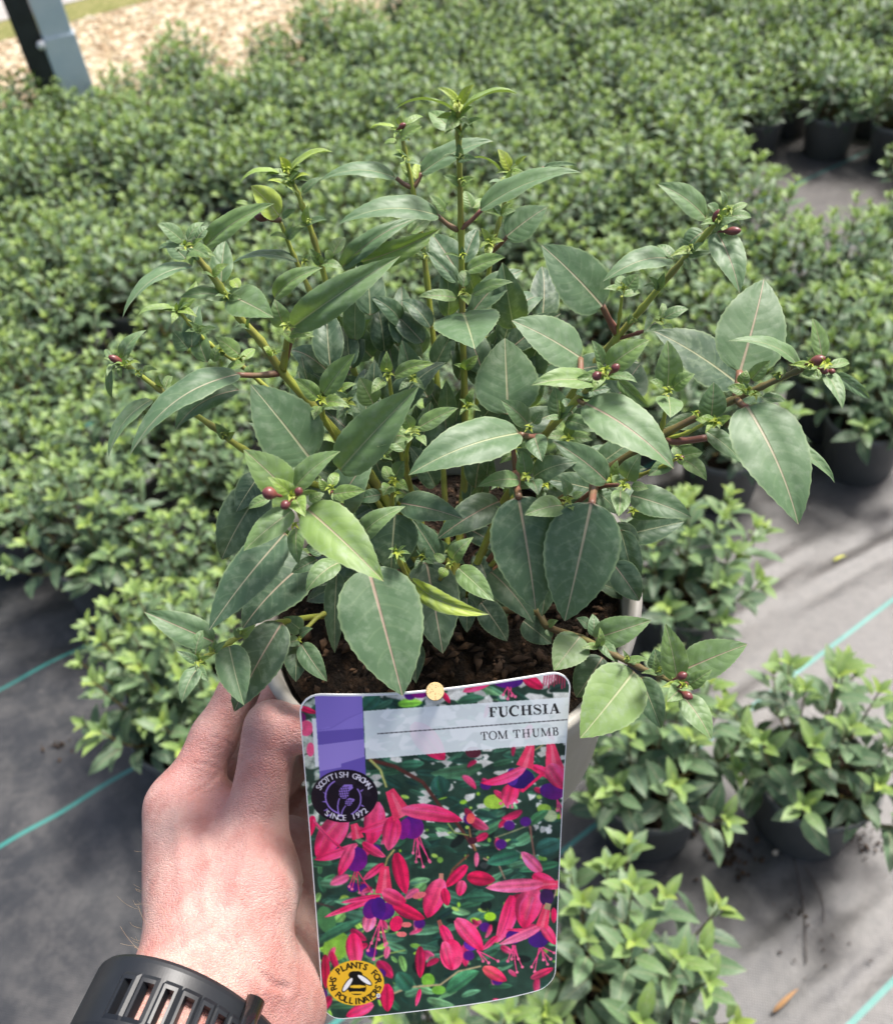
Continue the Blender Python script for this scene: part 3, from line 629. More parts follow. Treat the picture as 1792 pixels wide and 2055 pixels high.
for q in ((1339, 778, 1339, 682, 54, .335, .328, .4), (1332, 778, 1302, 763, 20, .334, None, .35), (1351, 778, 1395, 750, 34, .334, .328, .42), (1341, 796, 1345, 838, 52, .333, .323, .4, 0, 0)): leaf('r4', *q)
heart('r4', 1340, 786, .331, 14, 6)
stem('r5', [(1219, 975, .372), (1283, 954, .360), (1337, 932, .350), (1358, 920, .346)], .0011, .0008)
for q in ((1356, 918, 1410, 908, 40, .350, .346, .42), (1376, 925, 1418, 965, 34, .346, .34, .38), (1358, 915, 1353, 895, 20, .346, None, .35), (1350, 925, 1300, 955, 30, .352, None, .5)): leaf('r5', *q)
bud('r5', 1366, 919, 5, .342, .3); heart('r5', 1362, 920, .342, 10, 4)
# --- centre right front stem
stem('r6', [(930, 1195, .404), (1010, 1010, .380), (1070, 900, .355), (1092, 874, .348), (1155, 805, .330), (1199, 761, .318), (1212, 748, .314)], .0021, .0012)
for q in ((1195, 768, 1066, 773, 52, .318, .31, .36, 8, 1), (1219, 737, 1303, 682, 54, .317, .31, .36, 0, 1), (1209, 732, 1187, 682, 26, .318, .312, .4), (1224, 754, 1279, 768, 24, .316, .31, .38), (1165, 718, 1027, 643, 98, .338, .330, .48, 0, 0), (1020, 832, 1013, 678, 122, .350, .354, .65, 0, 0),
          (1175, 810, 1352, 941, 106, .320, .308, .46, 0, 1), (1239, 761, 1302, 817, 26, .332, None, .4, 40), (1239, 797, 1285, 730, 86, .362, .366, .8), (1121, 837, 1113, 776, 42, .342, .338, .5), (1058, 849, 1005, 803, 44, .345, .338, .5), (1072, 874, 1088, 926, 42, .343, .335, .48), (1070, 850, 1090, 825, 22, .344, None, .4), (1136, 844, 1199, 868, 34, .338, .332, .48),
          (1042, 870, 819, 954, 98, .336, .322, .6, 10, 1), (1190, 782, 1155, 790, 30, .326, None, .6), (1165, 792, 1225, 780, 32, .328, None, .8), (1150, 830, 1130, 800, 26, .334, None, .5)): leaf('r6', *q)
bud('r6', 1198, 754, 10, .308, 3.6, 1.15); bud('r6', 1234, 739, 9, .309, .8, 1.3); heart('r6', 1216, 745, .310, 14, 5); heart('r6', 1062, 862, .340, 13, 5); petiole('r6', (1160, 800, .329), (1180, 812, .321)); petiole('r6', (1090, 876, .348), (1044, 872, .337), .0012)
petiole('r6', (1165, 770, .326), (1165, 720, .337), .0012)
stem('r7', [(960, 1150, .402), (1040, 1040, .375), (1036, 965, .356), (1028, 884, .350)], .0015, .0012, PETI)
for q in ((1040, 963, 958, 977, 38, .345, .338, .45), (1054, 949, 1046, 904, 34, .346, .342, .42), (1071, 957, 1157, 928, 52, .348, .342, .72), (1067, 965, 1080, 995, 34, .344, .336, .48), (1040, 996, 1075, 1225, 136, .338, .346, .85, 0, 0), (1060, 925, 1035, 900, 30, .348, None, .5)): leaf('r7', *q)
heart('r7', 1057, 957, .340, 13, 5); petiole('r7', (1034, 950, .352), (1041, 998, .337), .0014)
stem('r8', [(950, 1170, .402), (1060, 1060, .376), (1130, 1010, .352)], .0013, .0009)
for q in ((1128, 1014, 1052, 1034, 48, .338, .33, .42), (1138, 994, 1124, 957, 26, .338, .332, .42), (1150, 998, 1170, 988, 16, .337, None, .35), (1140, 1012, 1150, 1025, 16, .337, None, .3)): leaf('r8', *q)
heart('r8', 1139, 1005, .334, 14, 5)
stem('r9', [(960, 1170, .402), (1100, 1060, .38), (1190, 985, .358), (1240, 973, .346)], .0016, .0010, PETI)
for q in ((1217, 965, 1111, 886, 62, .350, .344, .68, 0, 1), (1188, 981, 1095, 961, 48, .366, None, .85), (1258, 961, 1287, 909, 42, .345, .338, .45), (1245, 986, 1241, 1037, 38, .343, .335, .4), (1266, 977, 1301, 981, 22, .343, None, .35), (1240, 965, 1228, 955, 18, .344, None, .3), (1266, 994, 1388, 1039, 62, .348, .342, .65, 0, 1),
          (1195, 986, 1238, 1031, 40, .355, None, .6), (1266, 1030, 1342, 1041, 30, .352, None, .42), (1187, 1008, 1133, 1247, 142, .334, .342, .78, 0, 0), (1245, 1063, 1274, 1182, 52, .364, .37, .8), (1230, 1130, 1283, 1206, 60, .362, .366, .82), (1233, 1050, 1270, 1120, 50, .37, None, .85)): leaf('r9', *q)
heart('r9', 1254, 975, .339, 14, 6); heart('r9', 1270, 1027, .346, 13, 5); petiole('r9', (1192, 968, .356), (1187, 1012, .334), .0015)
# --- trailing branch, right
stem('t', [(950, 1230, .404), (1067, 1225, .385), (1099, 1258, .372), (1168, 1282, .354), (1233, 1315, .345), (1282, 1339, .338), (1347, 1367, .329), (1366, 1374, .326)], .0022, .0010, STEMB)
for q in ((1103, 1140, 1087, 1238, 44, .368, None, .85), (985, 1148, 1070, 1250, 68, .366, .36, .72), (965, 1209, 1018, 1287, 54, .388, None, .95), (1050, 1246, 1107, 1292, 50, .382, None, .9), (1164, 1278, 1111, 1346, 70, .352, .342, .36, 0, 0), (1193, 1282, 1307, 1245, 58, .352, .344, .42, 0, 1), (1191, 1278, 1189, 1232, 26, .352, None, .5), (1180, 1255, 1156, 1240, 22, .354, None, .6),
          (1205, 1286, 1240, 1332, 28, .35, .344, .4), (1272, 1348, 1164, 1482, 116, .338, .326, .4, 0, 0), (1286, 1359, 1326, 1462, 54, .346, .345, .68), (1209, 1319, 1156, 1400, 66, .356, .358, .8), (1359, 1363, 1335, 1251, 54, .326, .318, .4, 0, 0), (1372, 1345, 1500, 1293, 74, .330, .322, .44, 0, 0), (1320, 1340, 1313, 1302, 40, .34, None, .6), (1380, 1376, 1429, 1344, 30, .325, .32, .38),
          (1370, 1380, 1338, 1409, 36, .324, .316, .36), (1371, 1398, 1427, 1484, 54, .327, .32, .42, 0, 1), (1277, 1335, 1272, 1318, 18, .338, None, .3), (1100, 1255, 1120, 1245, 16, .37, None, .4), (1098, 1262, 1108, 1280, 16, .37, None, .4)): leaf('t', *q)
bud('t', 1368, 1357, 9, .318, .4, 1.35); bud('t', 1379, 1396, 9, .318, -.5, 1.35); bud('t', 1366, 1378, 5, .32, .2, 1.2); bud('t', 1376, 1373, 5, .319, .2, 1.2); heart('t', 1372, 1376, .320, 12, 4)
# --- low branch, left
stem('u', [(830, 1230, .404), (660, 1235, .378), (560, 1250, .35), (506, 1266, .340), (463, 1288, .334), (414, 1318, .328), (400, 1328, .326)], .0017, .0009)
for q in ((428, 1288, 289, 1228, 60, .332, .324, .52, 0, 4), (460, 1297, 490, 1416, 66, .331, .322, .55, 0, 4), (392, 1314, 408, 1262, 26, .327, None, .5), (396, 1328, 354, 1306, 18, .326, None, .5), (399, 1339, 365, 1412, 36, .326, .32, .52), (398, 1339, 418, 1369, 17, .325, None, .48), (566, 1250, 470, 1429, 88, .342, .336, .92, 0, 1), (446, 1296, 425, 1310, 16, .33, None, .35)): leaf('u', *q)
heart('u', 399, 1331, .323, 10, 4)
stem('u2', [(820, 1240, .404), (700, 1230, .385), (650, 1232, .372), (615, 1262, .362), (600, 1285, .357)], .0014, .0009)
for q in ((605, 1265, 569, 1239, 36, .358, None, .72), (601, 1286, 565, 1297, 24, .356, None, .6), (601, 1293, 594, 1369, 50, .358, None, .9), (605, 1293, 657, 1368, 42, .355, .35, .65), (601, 1275, 628, 1261, 20, .356, None, .65)): leaf('u2', *q)
heart('u2', 601, 1285, .353, 9, 3)
# --- pairs of small leaves in the axils along the upper stems
for key, pts in (('c', [(931, 740, .375), (926, 520, .348), (923, 370, .330), (921, 320, .322)]), ('b1', [(851, 520, .380), (836, 425, .372), (818, 325, .362)]), ('b2', [(1005, 430, .374), (1019, 370, .369)]), ('b3', [(680, 640, .382), (645, 530, .373), (617, 450, .364), (590, 370, .356)]),
                 ('b4', [(640, 625, .380), (577, 480, .367)]), ('l', [(545, 715, .346), (500, 660, .338), (458, 600, .331), (428, 556, .325), (400, 520, .320)]), ('l2', [(455, 880, .358), (370, 815, .349), (285, 755, .342), (255, 735, .338)]), ('l3', [(450, 710, .358), (400, 668, .352)]),
                 ('r1', [(1262, 650, .362), (1318, 583, .354), (1385, 505, .343), (1435, 447, .334)]), ('r2', [(1278, 905, .358), (1400, 838, .344), (1500, 790, .333), (1565, 760, .326), (1620, 738, .321)]), ('r6', [(1125, 838, .338), (1180, 780, .322)]), ('t', [(1200, 1298, .349), (1258, 1327, .340), (1315, 1353, .332)]), ('u', [(485, 1277, .336), (430, 1308, .329)])):
    for x, y, d in pts:
        a0 = rl.uniform(0, 6)
        for i in range(rl.choice((2, 3, 3, 4))):
            a = a0+i*1.9+rl.uniform(-.5, .5); L = rl.uniform(20, 46)
            leaf(key, x, y, x+math.cos(a)*L, y-abs(math.sin(a))*L*.9+(L*.3 if i % 3 == 2 else 0), L*rl.uniform(.40, .5), d-.001, d-rl.uniform(.002, .009), rl.uniform(.15, .5), rl.uniform(-25, 25), None, True)
        if rl.random() < .5: heart(key, x+rl.uniform(-8, 8), y-6, d-.004, 9, 4)
# --- fuller tips: an extra whorl under every shoot tip
for key, x, y, d, L in (('c', 920, 235, .309, 46), ('b1', 806, 262, .357, 34), ('b2', 1022, 345, .368, 32), ('b3', 580, 350, .354, 40), ('l', 385, 500, .319, 44), ('l2', 240, 727, .339, 30), ('l3', 358, 624, .346, 34), ('r1', 1448, 440, .334, 40), ('r2', 1640, 735, .320, 42), ('r6', 1208, 752, .316, 44), ('t', 1362, 1374, .325, 36), ('r3', 1434, 848, .337, 30), ('f', 596, 1000, .305, 44), ('m3', 828, 868, .334, 34), ('u', 402, 1328, .326, 30)):
    a0 = rl.uniform(0, 3)
    for i in range(5):
        a = a0+i*1.257+rl.uniform(-.3, .3); q = L*rl.uniform(.7, 1.25); leaf(key, x, y, x+math.cos(a)*q, y+math.sin(a)*q*.75, q*rl.uniform(.38, .46), d+.002, d-.002, rl.uniform(.12, .4), rl.uniform(-20, 20), None, True)
# --- mature leaves filling the shaded middle of the bush
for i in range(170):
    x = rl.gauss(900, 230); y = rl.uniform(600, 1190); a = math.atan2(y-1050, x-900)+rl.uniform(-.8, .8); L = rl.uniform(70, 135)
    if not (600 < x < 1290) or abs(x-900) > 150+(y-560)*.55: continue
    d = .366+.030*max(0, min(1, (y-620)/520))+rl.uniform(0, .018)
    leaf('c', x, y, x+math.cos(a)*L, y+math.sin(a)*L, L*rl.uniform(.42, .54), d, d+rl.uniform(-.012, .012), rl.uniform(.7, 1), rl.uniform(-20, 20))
for i in range(34):
    x = rl.gauss(900, 190); y = rl.uniform(680, 1130)
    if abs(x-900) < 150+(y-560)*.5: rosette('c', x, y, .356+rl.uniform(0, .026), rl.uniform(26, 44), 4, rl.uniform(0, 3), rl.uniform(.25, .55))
# the 300 largest leaves are parts of their own stem, the many tiny ones at the shoot tips are one mass
LEAVES.sort(key=lambda q: -q[0])
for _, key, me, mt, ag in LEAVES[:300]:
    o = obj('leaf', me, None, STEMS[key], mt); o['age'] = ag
Vs, Fs, As, U1, U2, off = [], [], [], [], [], 0
cache = {}
for _, key, me, mt, ag in LEAVES[300:]:
    if me.name not in cache:
        co = np.empty(len(me.vertices)*3); me.vertices.foreach_get('co', co); fv = np.array([list(p.vertices) for p in me.polygons])
        a1 = np.empty(len(me.loops)*2, np.float32); me.uv_layers['UVMap'].data.foreach_get('uv', a1); a2 = np.empty(len(me.loops)*2, np.float32); me.uv_layers['Rel'].data.foreach_get('uv', a2)
        cache[me.name] = (co.reshape(-1, 3), fv, a1, a2)
    co, fv, a1, a2 = cache[me.name]; q = np.array(mt); Vs.append(co @ q[:3, :3].T+q[:3, 3]); Fs.append(fv+off); As.append(np.full(len(co), ag)); U1.append(a1); U2.append(a2); off += len(co)
me = mesh('small_leaves', np.concatenate(Vs).tolist(), np.concatenate(Fs).tolist()); aa = me.attributes.new('age', 'FLOAT', 'POINT'); aa.data.foreach_set('value', np.concatenate(As))
for nm, uu in (('UVMap', U1), ('Rel', U2)): me.uv_layers.new(name=nm).data.foreach_set('uv', np.concatenate(uu))
so_ = obj('small_leaves', me, LEAFG, PLANT); so_['kind'] = 'stuff'
print('LEAVES', len(LEAVES), len(LEAVES[300:]))
# ------------------------------------------------------------------ plant label: a printed card
SC = .5; BW, BH = int(1682*SC)+2, int(2055*SC)+2       # the print is drawn flat in this raster, then laid on the card as vertex colour
rk = random.Random(9)
yy, xx_ = np.mgrid[0:BH, 0:BW]
def blur(a, k):
    for _ in range(k):
        p = np.pad(a, ((1, 1), (1, 1), (0, 0)), 'edge'); a = (p[:-2, 1:-1]+p[2:, 1:-1]+p[1:-1, :-2]+p[1:-1, 2:]+p[1:-1, 1:-1]*2)/6
    return a
np_r = np.random.RandomState(4)
BUF = np.empty((BH, BW, 3)); BUF[:] = (38, 64, 52)
n1 = blur(np_r.rand(BH//12+2, BW//12+2, 1), 3); n1 = np.kron(n1[:, :, 0], np.ones((12, 12)))[:BH, :BW]
BUF *= (.5+1.0*blur(n1[:, :, None], 6))
def fill(pts, col, alpha=1.0, col2=None, axis=None, side=None):
    P = np.array(pts, float)*SC; x0, y0 = np.floor(P.min(0)).astype(int); x1, y1 = np.ceil(P.max(0)).astype(int)+1
    x0, y0 = max(x0, 0), max(y0, 0); x1, y1 = min(x1, BW), min(y1, BH)
    if x1 <= x0 or y1 <= y0: return
    X = xx_[y0:y1, x0:x1]; Y = yy[y0:y1, x0:x1]; ins = np.zeros(X.shape, bool); j = len(P)-1
    for i in range(len(P)):
        (ax, ay), (bx, by) = P[i], P[j]
        if ay != by: ins ^= ((ay > Y) != (by > Y)) & (X < (bx-ax)*(Y-ay)/(by-ay)+ax)
        j = i
    c = np.array(col, float)*np.ones((*X.shape, 3))
    if col2 is not None:
        (ax, ay), (bx, by) = np.array(axis)*SC; d2 = (bx-ax)**2+(by-ay)**2+1e-6
        f = np.clip(((X-ax)*(bx-ax)+(Y-ay)*(by-ay))/d2, 0, 1)[..., None]; c = c*(1-f)+np.array(col2, float)*f
        if side:
            s = np.clip(((X-ax)*(by-ay)-(Y-ay)*(bx-ax))/d2**.5/(side*SC), -1, 1)[..., None]; c = c*(.98+.26*s-.12*np.cos(s*9))
    R = BUF[y0:y1, x0:x1]; R[ins] = R[ins]*(1-alpha)+np.clip(c[ins], 0, 255)*alpha
def bez(a, c, b, n=14):
    return [((1-t)**2*a[0]+2*t*(1-t)*c[0]+t*t*b[0], (1-t)**2*a[1]+2*t*(1-t)*c[1]+t*t*b[1]) for t in [i/n for i in range(n+1)]]
def stroke(path, w0, w1=None, col=(0, 0, 0), alpha=1.0, fn=None):
    w1 = w0 if w1 is None else w1; L, Rr = [], []; n = len(path)
    for i, p in enumerate(path):
        a, b = path[max(i-1, 0)], path[min(i+1, n-1)]; dx, dy = b[0]-a[0], b[1]-a[1]; q = math.hypot(dx, dy) or 1
        t = i/(n-1); w_ = (fn(t) if fn else w0+(w1-w0)*t)/2; L.append((p[0]-dy/q*w_, p[1]+dx/q*w_)); Rr.append((p[0]+dy/q*w_, p[1]-dx/q*w_))
    fill(L+Rr[::-1], col, alpha)
def petal(b, t, w, c1=(235, 35, 95), c2=(255, 95, 140), bend=0.0, shape=None):
    dx, dy = t[0]-b[0], t[1]-b[1]; c = ((b[0]+t[0])/2-dy*bend, (b[1]+t[1])/2+dx*bend); path = bez(b, c, t)
    sh = shape or (lambda s: (s**.55)*((1-s)**.75)/.46); L, Rr = [], []; n = len(path)
    for i, p in enumerate(path):
        a_, b_ = path[max(i-1, 0)], path[min(i+1, n-1)]; ex, ey = b_[0]-a_[0], b_[1]-a_[1]; q = math.hypot(ex, ey) or 1
        s = i/(n-1); hw = w/2*max(sh(s), .0 if s > .5 else .25); L.append((p[0]-ey/q*hw, p[1]+ex/q*hw)); Rr.append((p[0]+ey/q*hw, p[1]-ex/q*hw))
    fill(L+Rr[::-1], c1, 1, c2, (b, t), w*.6)
    for k in range(4):
        o_ = rk.uniform(-.32, .32)*w; q = [(p[0]-dy/(math.hypot(dx, dy)+1)*o_*math.sin(math.pi*i/(n-1)), p[1]+dx/(math.hypot(dx, dy)+1)*o_*math.sin(math.pi*i/(n-1))) for i, p in enumerate(path)]
        stroke(q[3:-3], w*.07, w*.03, tuple(min(255, v*rk.choice((.72, .82, 1.2))+rk.choice((0, 18))) for v in c1), .38)
    stroke(path[2:-2], 3, 2, tuple(v*.72 for v in c1), .5)
def ell(cx, cy, rx, ry, col, rot=0, alpha=1, col2=None):
    r = math.radians(rot); pts = [(cx+rx*math.cos(a)*math.cos(r)-ry*math.sin(a)*math.sin(r), cy+rx*math.cos(a)*math.sin(r)+ry*math.sin(a)*math.cos(r)) for a in [i*2*math.pi/36 for i in range(36)]]
    fill(pts, col, alpha, col2, ((cx-rx*.7, cy-ry), (cx+rx*.7, cy+ry)))
def gleaf(b, t, w, col, alpha=1):
    petal(b, t, w, col, tuple(min(255, v*1.35+8) for v in col), rk.uniform(-.2, .2)); stroke([b, t], 2.5, 1.5, tuple(v*.7 for v in col), .5*alpha)
# pale gaps, leaves and branches
for i in range(120):
    x = rk.uniform(60, 1600); y = rk.uniform(60, 980) if rk.random() < .8 else rk.uniform(900, 1300); s = rk.uniform(14, 60)*(1.2 if y < 500 else .55)
    g_ = rk.uniform(190, 238); fill([(x+s*rk.uniform(.5, 1.2)*math.cos(a), y+s*rk.uniform(.4, 1)*math.sin(a)) for a in (0, 1.1, 2.2, 3.1, 4.2, 5.3)], (g_, g_, g_-8))
for i in range(60):
    x = rk.uniform(60, 200); y = rk.uniform(230, 900); fill([(x+30*rk.uniform(.5, 1.2)*math.cos(a), y+36*rk.uniform(.4, 1)*math.sin(a)) for a in (0, 1.1, 2.2, 3.1, 4.2, 5.3)], (215, 222, 205), .7)
for i in range(70):
    x = rk.uniform(120, 640); y = rk.uniform(1150, 2000); s = rk.uniform(20, 70)
    a = rk.uniform(0, 6); gleaf((x, y), (x+s*2*math.cos(a), y+s*2*math.sin(a)), s, rk.choice([(120, 170, 60), (150, 195, 75), (60, 110, 70), (40, 85, 60), (105, 150, 80)]))
for i in range(330):
    x = rk.uniform(60, 1600); y = rk.uniform(80, 2000); L = rk.uniform(60, 170); a = rk.uniform(-.6, .6)+(math.pi if rk.random() < .5 else 0)
    gleaf((x, y), (x+L*math.cos(a), y+L*math.sin(a)), L*rk.uniform(.28, .45), rk.choice([(38, 78, 62), (30, 62, 52), (58, 100, 78), (24, 50, 44), (78, 125, 92), (44, 84, 60), (96, 140, 96)]))
for i in range(150):
    x = rk.uniform(430, 1600); y = rk.uniform(60, 640) if rk.random() < .75 else rk.uniform(600, 1000); s = rk.uniform(14, 60)*(1.4 if y < 450 else .8)
    g_ = rk.uniform(185, 238); a0 = rk.uniform(0, 6); fill([(x+s*rk.uniform(.5, 1.5)*math.cos(a+a0), y+s*rk.uniform(.3, .9)*math.sin(a+a0)) for a in (0, 1.1, 2.2, 3.1, 4.2, 5.3)], (g_, g_, g_-8))
for i in range(40):
    x = rk.uniform(430, 1560); y = rk.uniform(90, 900); L = rk.uniform(60, 150); a = rk.uniform(-.6, .6)+(math.pi if rk.random() < .5 else 0)
    gleaf((x, y), (x+L*math.cos(a), y+L*math.sin(a)), L*.35, rk.choice([(38, 78, 62), (30, 62, 52), (52, 92, 72)]))
for i in range(60):
    x = rk.uniform(600, 1560); y = rk.uniform(750, 1750); ell(x, y, rk.uniform(6, 30), rk.uniform(4, 18), rk.choice([(150, 200, 60), (170, 205, 90), (120, 170, 70)]), rk.uniform(-30, 30))
for i in range(22):
    x = rk.uniform(700, 1560); y = rk.uniform(850, 1750); ell(x, y, rk.uniform(20, 60), rk.uniform(14, 44), (14, 24, 24), rk.uniform(-40, 40), .8)
ell(1165, 800, 62, 42, (165, 205, 70)); ell(1445, 840, 40, 28, (160, 200, 75)); ell(1140, 1450, 34, 26, (165, 215, 50)); ell(1060, 1475, 34, 18, (165, 215, 60), 15); ell(790, 1810, 38, 40, (120, 180, 60)); ell(850, 1865, 40, 26, (110, 170, 60)); ell(270, 1620, 70, 90, (130, 185, 65), 30); ell(215, 1470, 50, 80, (70, 125, 75), -20); ell(1480, 880, 40, 34, (190, 205, 150))
for pts, wd, c in (([(450, 560), (600, 600), (760, 690), (860, 830), (960, 930), (1060, 1080)], 22, (88, 48, 42)), ([(1060, 1080), (1030, 1000), (1020, 940)], 12, (150, 110, 70)), ([(1020, 1100), (930, 1180), (880, 1290)], 12, (120, 75, 55)),
                 ([(1100, 1120), (1190, 1160), (1225, 1240)], 11, (170, 130, 110)), ([(460, 560), (520, 620), (555, 720)], 16, (190, 190, 110)), ([(600, 1070), (560, 1120), (540, 1190)], 12, (190, 170, 100)), ([(1365, 935), (1375, 1010), (1390, 1110)], 13, (150, 105, 90)),
                 ([(1355, 935), (1250, 975), (1165, 1005)], 8, (150, 150, 110)), ([(1520, 1240), (1510, 1320), (1480, 1370)], 12, (190, 160, 130)), ([(560, 1900), (680, 1850), (860, 1835), (960, 1760), (1090, 1730)], 12, (180, 160, 120)), ([(1450, 470), (1390, 510)], 9, (190, 170, 110)),
                 ([(490, 1690), (560, 1660), (660, 1640)], 9, (150, 180, 90)), ([(150, 1370), (260, 1400)], 10, (70, 50, 50)), ([(900, 920), (940, 975), (1020, 990)], 9, (150, 170, 90))):
    stroke(pts, wd, wd*.8, c)
for b, t, w_, c in (((1095, 595), (800, 640), 85, (52, 88, 62)), ((880, 760), (850, 650), 130, (32, 72, 60)), ((1310, 1100), (1120, 1150), 95, (42, 92, 72)), ((1530, 1150), (1300, 1195), 60, (50, 105, 72)), ((1055, 985), (1208, 898), 55, (66, 118, 80)), ((1365, 930), (1470, 850), 60, (60, 110, 70)), ((640, 590), (770, 580), 60, (50, 100, 75)), ((700, 1330), (780, 1260), 70, (80, 120, 70)), ((170, 1600), (420, 1470), 60, (45, 90, 66)), ((1000, 1350), (1170, 1340), 70, (40, 80, 60)),
                    ((430, 280), (520, 200), 110, (40, 85, 66)), ((620, 250), (760, 240), 60, (120, 185, 60)), ((960, 240), (1110, 215), 60, (48, 90, 66)), ((1400, 1080), (1540, 1020), 120, (44, 88, 76)), ((240, 1960), (450, 1950), 50, (60, 100, 70)), ((900, 1880), (1080, 1760), 90, (52, 105, 70)), ((700, 1850), (620, 1760), 110, (40, 84, 66))): gleaf(b, t, w_, c)
PK, PL, PD = (232, 30, 92), (252, 92, 138), (205, 25, 75); PU, PV = (70, 22, 120), (128, 20, 128)
def stam(x, y, tips, c=(240, 70, 130)):
    for tx, ty in tips: stroke(bez((x+rk.uniform(-14, 14), y), ((x+tx)/2+rk.uniform(-8, 8), (y+ty)/2), (tx, ty), 6), 8, 6, c); ell(tx, ty, 9, 9, (245, 110, 150))
def tubef(a, b, w0, w1): stroke([a, ((a[0]+b[0])/2, (a[1]+b[1])/2), b], w0, w1, (238, 60, 100)); stroke([((a[0]*.9+b[0]*.1)+w0*.1, a[1]*.9+b[1]*.1), b], w0*.25, w1*.3, (255, 130, 150), .6)
PK, PL, PD = (232, 30, 92), (252, 92, 138), (205, 25, 75)
for i in range(75):                                    # flowers out of focus behind
    x, y = rk.choice(((rk.uniform(100, 760), rk.uniform(850, 1950)), (rk.uniform(1000, 1580), rk.uniform(480, 1800)), (rk.uniform(80, 1580), rk.uniform(90, 1950)))); a = rk.uniform(.3, 2.8); L = rk.uniform(50, 130)
    petal((x, y), (x+L*math.cos(a), y+L*math.sin(a)), L*rk.uniform(.35, .6), rk.choice([(190, 28, 78), (222, 50, 105), (150, 25, 68), (238, 95, 140)]), rk.choice([(215, 40, 95), (240, 110, 150)]), rk.uniform(-.2, .2))
    if rk.random() < .3: ell(x+20, y+L*.5, 32, 28, (80, 24, 120))
BUF = blur(BUF, 5)
# buds and flowers
petal((700, 360), (885, 565), 150, PL, PK); petal((330, 880), (165, 1130), 165, PL, PK, .1); petal((500, 800), (470, 1045), 135, PL, PK); petal((140, 880), (110, 1010), 60, PK, PD)
petal((610, 1090), (665, 1325), 100, PD, PK); petal((540, 1150), (420, 1245), 50, PK, PL); petal((1010, 1160), (885, 1285), 70, PK, PD); petal((985, 1245), (965, 1335), 70, PL, PK); petal((1010, 1225), (1170, 1245), 95, PD, (180, 25, 70)); ell(1040, 1020, 26, 20, (70, 25, 40)); ell(1045, 520, 44, 32, (90, 35, 50))
stam(390, 1190, [(402, 1315), (360, 1295), (472, 1310), (345, 1280)], (225, 50, 100)); tubef((370, 925), (395, 1010), 40, 70); ell(382, 1125, 66, 70, PU, 0, 1, PV); petal((420, 1030), (552, 1112), 60, PK, PL, .1); petal((390, 1040), (145, 1128), 60, PL, PK, -.1); petal((365, 1050), (285, 1220), 78, PL, PK); petal((140, 900), (320, 1075), 26, PL, PK, .1)
stam(725, 990, [(762, 1168), (722, 1140), (795, 1132), (738, 1110), (800, 1140), (705, 1090)]); petal((610, 890), (395, 968), 66, PL, PK, -.1); ell(700, 945, 66, 66, PU, 10, 1, PV); ell(655, 955, 34, 62, PV, 15); petal((600, 880), (565, 1078), 118, PK, PL); tubef((572, 735), (648, 885), 52, 120); petal((640, 850), (985, 908), 105, PL, PK, -.08)
stam(520, 1450, [(450, 1642), (482, 1692), (545, 1612), (512, 1580), (556, 1602), (470, 1600)]); petal((520, 1340), (200, 1456), 44, PK, PL, .03); petal((520, 1330), (285, 1422), 46, PL, PK, .02); petal((520, 1330), (295, 1372), 36, PK, PL); petal((470, 1430), (440, 1540), 90, PL, (255, 150, 180)); ell(470, 1405, 45, 60, PU, 30, 1, PV); ell(545, 1420, 58, 48, PV, -20, 1, PU); ell(510, 1400, 42, 60, PU); petal((590, 1370), (775, 1462), 84, PK, PD, .1); tubef((545, 1165), (540, 1320), 46, 100); petal((535, 1300), (668, 1366), 96, PL, PK, .15)
stroke([(865, 1205), (862, 1255)], 26, 30, (190, 130, 110)); petal((870, 1240), (785, 1460), 135, PL, PK, .05); petal((880, 1290), (900, 1390), 60, PK, PD)
for bx, by in ((1030, 895),): ell(bx, by, 25, 30, (232, 70, 70), 0, 1, (245, 120, 110)); ell(1010, 945, 12, 10, (150, 180, 80))
ell(610, 1490, 36, 46, PK, 25); ell(668, 1496, 30, 16, (240, 120, 120)); ell(640, 1550, 30, 16, (240, 120, 120)); ell(740, 1330, 40, 18, (235, 110, 120), -15)
petal((1262, 1330), (1172, 1600), 105, PK, PL, -.15); petal((1180, 1560), (1095, 1640), 40, PK, PL); petal((1400, 1290), (1330, 1520), 165, PL, PK, .1); petal((1500, 1400), (1500, 1490), 40, PK, PD); ell(1460, 1340, 40, 50, (60, 25, 80))
petal((1430, 1200), (1315, 1082), 80, PL, (255, 120, 165)); petal((1380, 1215), (1530, 1290), 90, PK, PL); tubef((1525, 1265), (1400, 1270), 36, 60); petal((1440, 1265), (1112, 1287), 88, PL, (255, 120, 165))
stam(1270, 1610, [(1240, 1702), (1292, 1765), (1322, 1735), (1300, 1690), (1262, 1690)]); stam(1425, 1620, [(1392, 1762), (1440, 1695), (1482, 1690), (1502, 1655), (1465, 1720), (1375, 1735)]); ell(1272, 1565, 44, 40, PU); ell(1412, 1580, 58, 46, PU, 0, 1, (60, 20, 110)); petal((1420, 1530), (1228, 1524), 26, PL, PK); petal((1435, 1500), (1188, 1607), 58, PL, (255, 130, 165), -.06); petal((1430, 1490), (1515, 1610), 70, PL, PK); tubef((1462, 1385), (1432, 1510), 42, 72); stroke([(1470, 1375), (1460, 1410)], 34, 38, (170, 150, 110))
stroke([(850, 1470), (872, 1530)], 22, 34, (170, 90, 80)); petal((865, 1500), (935, 1640), 70, PK, PL); ell(922, 1665, 66, 88, PK, -4, 1, PL); petal((880, 1590), (925, 1755), 80, PL, PK)
ell(1030, 1608, 40, 34, (100, 40, 160), 20); stam(1075, 1640, [(1132, 1712), (1185, 1702), (1100, 1702)]); petal((945, 1465), (1100, 1645), 112, PL, PK, -.05)
